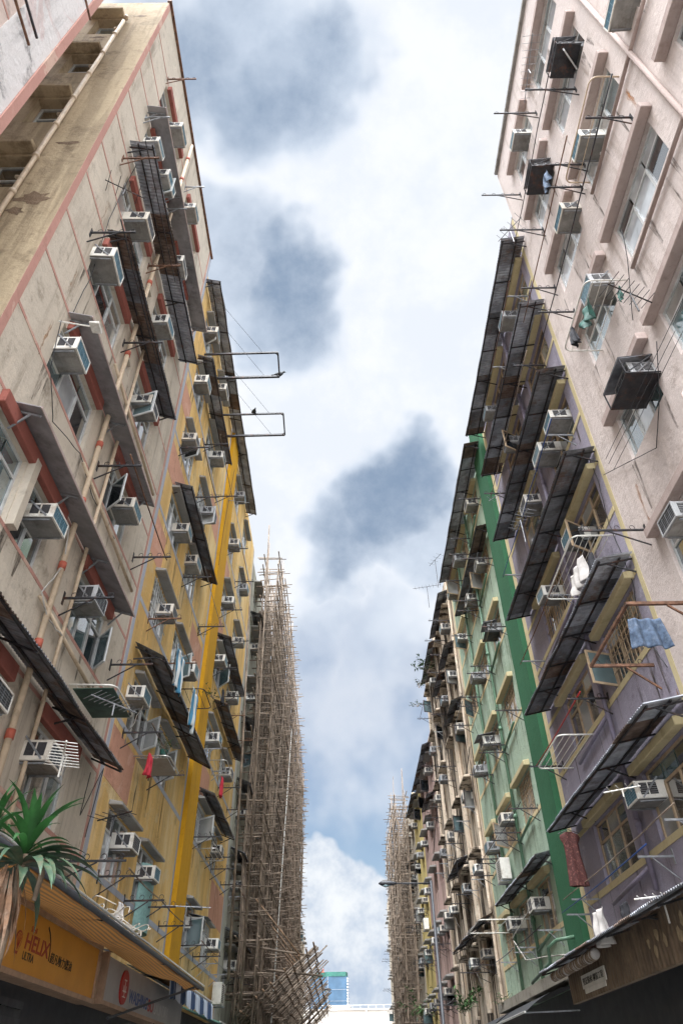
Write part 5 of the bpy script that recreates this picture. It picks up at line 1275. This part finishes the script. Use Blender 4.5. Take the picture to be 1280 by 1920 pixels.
# ------------------------------------------------------------------ street lamps
def street_lamp(x, y, h, L, sgn, label, r0=.085):
    r = thing('street_lamp', label, 'street lamp', (x, y, .15), 'street lamps'); m = MB()
    m.tube([(x, y, .15), (x, y, 1.2), (x, y, 1.25), (x, y, h + .12)], [r0 * 1.5, r0 * 1.4, r0, r0 * .8], 12); m.build('pole', MT['lampgrey'], r, smooth=True)
    m = MB(); m.tube([(x, y, h), (x + sgn * L, y, h + .02)], [.04, .032], 8); m.build('arm', MT['lampgrey'], r, smooth=True)
    m = MB(); a = x + sgn * L; m.tube([(a, y, h + .02), (a + sgn * .1, y, h + .02), (a + sgn * .35, y, h + .03), (a + sgn * .75, y, h + .03), (a + sgn * .9, y, h + .02)], [.04, .08, .12, .11, .03], 12)
    hd = m.build('lamp_head', MT['lampgrey'], r, smooth=True); m = MB(); m.tube([(a + sgn * .3, y, h - .05), (a + sgn * .55, y, h - .075), (a + sgn * .78, y, h - .05)], [.04, .09, .03], 10); m.build('lens', MT['lens'], hd, smooth=True)
lp = atY(807, 1656, 38.5); street_lamp(lp.x + .02, 38.5, lp.z, 1.75, -1, 'tall grey street lamp in front of the faded pink block')
lq = atY(594, 1856, 75); street_lamp(lq.x - .6, 75, lq.z, .9, 1, 'distant street lamp before the blue netted tower', .1)

# ------------------------------------------------------------------ far end of the street
f = thing('white_podium_building', 'long white low building closing the far end of the street', 'building', (1, 165, 0))
m = MB(); m.box((-60, 160, 0), (70, 172, 13.6)); m.build('wall', MT['offwhite'], f)
m = MB(); m.box((-60, 159.8, 11.15), (70, 159.99, 11.5)); m.build('red_band', MT['salmon'], f)
m = MB(); m.box((-60, 159.7, 13.6), (70, 172, 13.8)); m.build('coping', MT['offwhite'], f)
m = MB(); m.tube([(4.1, 159.6, 0), (4.1, 159.6, 13.7)], .15, 8); m.build('drainpipe', MT['acwhite'], f)
m = MB(); m.box((-3.2, 164, 13.8), (1.05, 171, 14.5)); m.box((-3.4, 163.8, 14.5), (1.2, 171.2, 14.65)); m.build('roof_block', MT['offwhite'], f)
m = MB()
for k in range(40): m.bar((-30 + 1.5 * k, 160.3, 13.8), (-30 + 1.5 * k, 160.3, 14.4), .05)
m.bar((-30, 160.3, 14.4), (30, 160.3, 14.4), .05); m.build('railing', MT['acwhite'], f)
t = thing('blue_netted_tower', 'high tower wrapped in blue netting with green netting on top', 'building', (-4.5, 305, 0))
def prism(m, pts, z0, z1, mi=0):
    n_ = len(pts); 
    for (a, b), (c, d) in zip(pts, pts[1:] + pts[:1]): m.face([(a, b, z0), (c, d, z0), (c, d, z1), (a, b, z1)], mi)
    m.face([(a, b, z1) for a, b in pts], mi)
foot = [(-12.6, 306), (-6.0, 300), (.9, 300.5), (1.6, 303), (1.6, 316), (-12.6, 316)]
m = MB(); prism(m, foot, 0, 34.2); m.build('netting', MT['mesh_blue'], t)
m = MB(); prism(m, [(a * 1.002, b) for a, b in [(-11.9, 305), (-6.0, 299.9), (.5, 300.3), (1.3, 303), (1.3, 315), (-12, 315)]], 34.2, 35.6); m.build('top_netting', MT['mesh_green'], t)
for k in range(10):
    m = MB(); m.box((.95, 300.3, 25.6 + k * .85), (1.45, 300.49, 26.1 + k * .85)); m.build('window', MT['acwhite'], t)
m = MB()
for k in range(9): m.box((-6.05, 299.9, 3 + k * 3.4), (.92, 299.99, 3.06 + k * 3.4))
m.box((-6.1, 299.86, 0), (-5.95, 299.96, 34.2)); m.build('net_seam', MT['acgrey'], t)
g = thing('tower_crane', 'small luffing crane on top of the blue netted tower', 'crane', (-7.8, 303, 35.6))
m = MB(); m.box((-8.3, 302.5, 35.6), (-7.3, 303.5, 36.0)); m.box((-8.0, 302.8, 36.0), (-7.6, 303.2, 36.9)); m.build('mast', MT['pipered'], g)
m = MB()
for s in (-.12, .12): m.bar((-8, 303 + s, 36.4), (-11.3, 303 + s, 41.2), .1)
for k in range(12):
    p = Vector((-8, 303, 36.4)).lerp(Vector((-11.3, 303, 41.2)), k / 12); q2 = Vector((-8, 303, 36.4)).lerp(Vector((-11.3, 303, 41.2)), (k + 1) / 12); m.bar((p.x, 302.88, p.z), (q2.x, 303.12, q2.z), .06)
m.build('jib', MT['lampgrey'], g)
m = MB(); m.tube([(-7.6, 303, 37.2), (-11.2, 303, 41.1)], .03, 5); m.tube([(-7.4, 303, 36.2), (-7.6, 303, 37.4)], .05, 5); m.build('stay', MT['lampgrey'], g)

# ------------------------------------------------------------------ ground
m = MB(); m.box((-400, -400, -.4), (400, 700, -.004)); tag(m.build('ground', MT['paving']), None, None, None, 'structure')
m = MB(); m.face([(-3.0, -60, .0), (3.4, -60, .0), (3.4, 158, .0), (-3.0, 158, .0)]); tag(m.build('road', MT['asphalt']), None, None, None, 'structure')
for s, x0, x1 in ((-1, -4.84, -3.0), (1, 3.4, 5.74)):
    m = MB(); m.box((x0, -14, 0.004), (x1, 100, .15)); tag(m.build('pavement', MT['paving'], bevel=.01), None, None, None, 'structure')

# ------------------------------------------------------------------ prune unused prototypes
for k, (root, used) in list(PROTO.items()):
    if not used:
        def rm(o):
            for c in list(o.children): rm(c)
            bpy.data.objects.remove(o)
        rm(root)

# ------------------------------------------------------------------ sky and light
W = bpy.data.worlds.new('World'); SC.world = W; W.use_nodes = True; W.cycles.sampling_method = 'MANUAL'; W.cycles.sample_map_resolution = 256; nt = W.node_tree; bg = nt.nodes['Background']
SUN_EL, SUN_AZ = math.radians(66), math.radians(205)
sky = nd(nt, 'ShaderNodeTexSky', sky_type='NISHITA'); sky.sun_disc = False; sky.sun_elevation = SUN_EL; sky.sun_rotation = SUN_AZ; sky.air_density = 1.2; sky.dust_density = 1.5
tc = nd(nt, 'ShaderNodeTexCoord')
def wnoise(scale, detail, rough, loc=(0, 0, 0), dist=0):
    mp = nd(nt, 'ShaderNodeMapping'); mp.inputs['Location'].default_value = loc; nt.links.new(tc.outputs['Generated'], mp.inputs[0])
    n = nd(nt, 'ShaderNodeTexNoise'); n.inputs['Scale'].default_value = scale; n.inputs['Detail'].default_value = detail; n.inputs['Roughness'].default_value = rough; n.inputs['Distortion'].default_value = dist
    nt.links.new(mp.outputs[0], n.inputs['Vector']); return n
wn = wnoise(3.2, 4.5, .62, (3, 1, 2)); wv = nd(nt, 'ShaderNodeVectorMath', operation='SUBTRACT'); nt.links.new(wn.outputs['Color'], wv.inputs[0]); wv.inputs[1].default_value = (.5, .5, .5)
ws_ = nd(nt, 'ShaderNodeVectorMath', operation='SCALE'); nt.links.new(wv.outputs[0], ws_.inputs[0]); ws_.inputs['Scale'].default_value = .34
wa = nd(nt, 'ShaderNodeVectorMath', operation='ADD'); nt.links.new(tc.outputs['Generated'], wa.inputs[0]); nt.links.new(ws_.outputs[0], wa.inputs[1])
wnm = nd(nt, 'ShaderNodeVectorMath', operation='NORMALIZE'); nt.links.new(wa.outputs[0], wnm.inputs[0])
def blob(px, py, r1, r2, amp):            # soft cloud mass in a sky direction; radii in degrees
    d = ray(px, py).normalized(); v = nd(nt, 'ShaderNodeVectorMath', operation='DOT_PRODUCT'); nt.links.new(wnm.outputs[0], v.inputs[0]); v.inputs[1].default_value = d
    n = nd(nt, 'ShaderNodeMapRange', interpolation_type='SMOOTHSTEP'); nt.links.new(v.outputs['Value'], n.inputs[0])
    n.inputs[1].default_value = math.cos(math.radians(r2)); n.inputs[2].default_value = math.cos(math.radians(r1)); n.inputs[4].default_value = amp; return n.outputs[0]
def addm(L, op='MAXIMUM'):
    o = L[0]
    for q_ in L[1:]:
        n = nd(nt, 'ShaderNodeMath', operation=op); nt.links.new(o, n.inputs[0]); nt.links.new(q_, n.inputs[1]); o = n.outputs[0]
    return o
dark = addm([blob(450, 60, 2, 9, .75), blob(540, 150, 1.5, 8, 1.0), blob(600, 215, 1, 5, .7), blob(515, 550, 1, 7, .85), blob(430, 500, 1, 7, .6), blob(720, 950, 2, 7.5, 1.0), blob(640, 1020, 1, 6, .8), blob(800, 1020, 1, 5, .55),
             blob(600, 1180, 1, 6, .35), blob(740, 1170, 1, 5, .35), blob(660, 1740, 1, 5, .25)])
bnz = wnoise(6, 6.5, .64, (1, 4, 2)).outputs[0]
base_c = mixc(nt, ramp(nt, bnz, .38, .68), (.50, .53, .575), (.615, .62, .635))
dn = ramp(nt, bnz, .25, .7)
dmul = nd(nt, 'ShaderNodeMath', operation='MULTIPLY_ADD'); nt.links.new(dn, dmul.inputs[0]); dmul.inputs[1].default_value = .35; dmul.inputs[2].default_value = .68
dk = nd(nt, 'ShaderNodeMath', operation='MULTIPLY_ADD'); nt.links.new(bnz, dk.inputs[0]); dk.inputs[1].default_value = 1.1; nt.links.new(dark, dk.inputs[2])
base_c2 = mixc(nt, mul(nt, ramp(nt, dk.outputs[0], .45, 1.15), .55), base_c, (.33, .40, .50))
cloud = mixc(nt, mul(nt, ramp(nt, dk.outputs[0], .75, 1.7), dmul.outputs[0]), base_c2, (.155, .21, .295))
# thin blue openings low above the street's end, with white cumulus in front
gap = addm([blob(640, 1450, 6, 15, .95), blob(660, 1610, 4, 10, .9)])
veil = ramp(nt, wn.outputs[0], .40, .62)
inv = nd(nt, 'ShaderNodeMath', operation='SUBTRACT'); inv.inputs[0].default_value = 1.0; nt.links.new(mul(nt, veil, .6), inv.inputs[1])
gapm = mul(nt, gap, inv.outputs[0])
sk = nd(nt, 'ShaderNodeVectorMath', operation='SCALE'); nt.links.new(sky.outputs[0], sk.inputs[0]); sk.inputs['Scale'].default_value = .085
c1 = mixc(nt, gapm, cloud, sk.outputs[0])
cum = addm([blob(600, 1740, 4.0, 4.7, 1.0), blob(690, 1790, 4.2, 4.9, 1.0), blob(640, 1850, 5, 5.8, 1.0), blob(560, 1680, 2.6, 3.2, 1.0)])
cumc = mixc(nt, ramp(nt, bnz, .40, .62), (.30, .36, .45), (.55, .57, .59))
c2 = mixc(nt, cum, c1, cumc)
# unseen glow round the sun direction, added behind the camera to light the facades
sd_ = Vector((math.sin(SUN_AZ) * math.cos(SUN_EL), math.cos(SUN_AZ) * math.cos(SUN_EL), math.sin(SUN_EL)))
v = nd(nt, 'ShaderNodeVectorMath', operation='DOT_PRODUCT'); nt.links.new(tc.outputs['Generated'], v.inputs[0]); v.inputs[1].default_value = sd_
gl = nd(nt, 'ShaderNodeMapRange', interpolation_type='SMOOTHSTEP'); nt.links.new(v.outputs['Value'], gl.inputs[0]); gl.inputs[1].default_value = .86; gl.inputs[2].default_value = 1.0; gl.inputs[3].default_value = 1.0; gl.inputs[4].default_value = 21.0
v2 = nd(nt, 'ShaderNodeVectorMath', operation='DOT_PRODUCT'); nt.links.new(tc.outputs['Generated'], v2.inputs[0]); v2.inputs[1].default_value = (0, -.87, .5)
gl2 = nd(nt, 'ShaderNodeMapRange', interpolation_type='SMOOTHSTEP'); nt.links.new(v2.outputs['Value'], gl2.inputs[0]); gl2.inputs[1].default_value = .5; gl2.inputs[2].default_value = 1.0; gl2.inputs[3].default_value = 0.0; gl2.inputs[4].default_value = 4.5  # lower unseen glow lobe, added behind the camera to brighten the lower walls
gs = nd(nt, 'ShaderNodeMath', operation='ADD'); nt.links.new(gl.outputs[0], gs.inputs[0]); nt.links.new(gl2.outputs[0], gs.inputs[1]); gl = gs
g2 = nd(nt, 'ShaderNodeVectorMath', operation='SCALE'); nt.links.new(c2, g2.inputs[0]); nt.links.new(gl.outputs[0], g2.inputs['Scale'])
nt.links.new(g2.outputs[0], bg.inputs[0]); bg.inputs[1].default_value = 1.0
sl = bpy.data.lights.new('sun', 'SUN'); sl.energy = 1.5; sl.angle = math.radians(25); sl.color = (1, .97, .92)
so = bpy.data.objects.new('sun', sl); COL.objects.link(so); so.location = (0, 0, 60)
so.rotation_euler = (-sd_).to_track_quat('-Z', 'Y').to_euler()

# ------------------------------------------------------------------ camera
cam = bpy.data.cameras.new('camera'); cam.sensor_fit = 'VERTICAL'; cam.sensor_height = 36.0; cam.sensor_width = 24.0
cam.lens = 36.0 * FOC / 1920; cam.clip_start = .05; cam.clip_end = 2000
co = bpy.data.objects.new('camera', cam); COL.objects.link(co)
co.matrix_world = Matrix.Translation(EYE) @ CM.transposed().to_4x4()
SC.camera = co
SC.view_settings.view_transform = 'Standard'; SC.view_settings.look = 'None'; SC.view_settings.exposure = .80; SC.view_settings.gamma = 1
SC.cycles.max_bounces = 6; SC.cycles.diffuse_bounces = 4; SC.cycles.glossy_bounces = 3; SC.cycles.use_denoising = True; SC.cycles.use_adaptive_sampling = True; SC.cycles.adaptive_threshold = .03
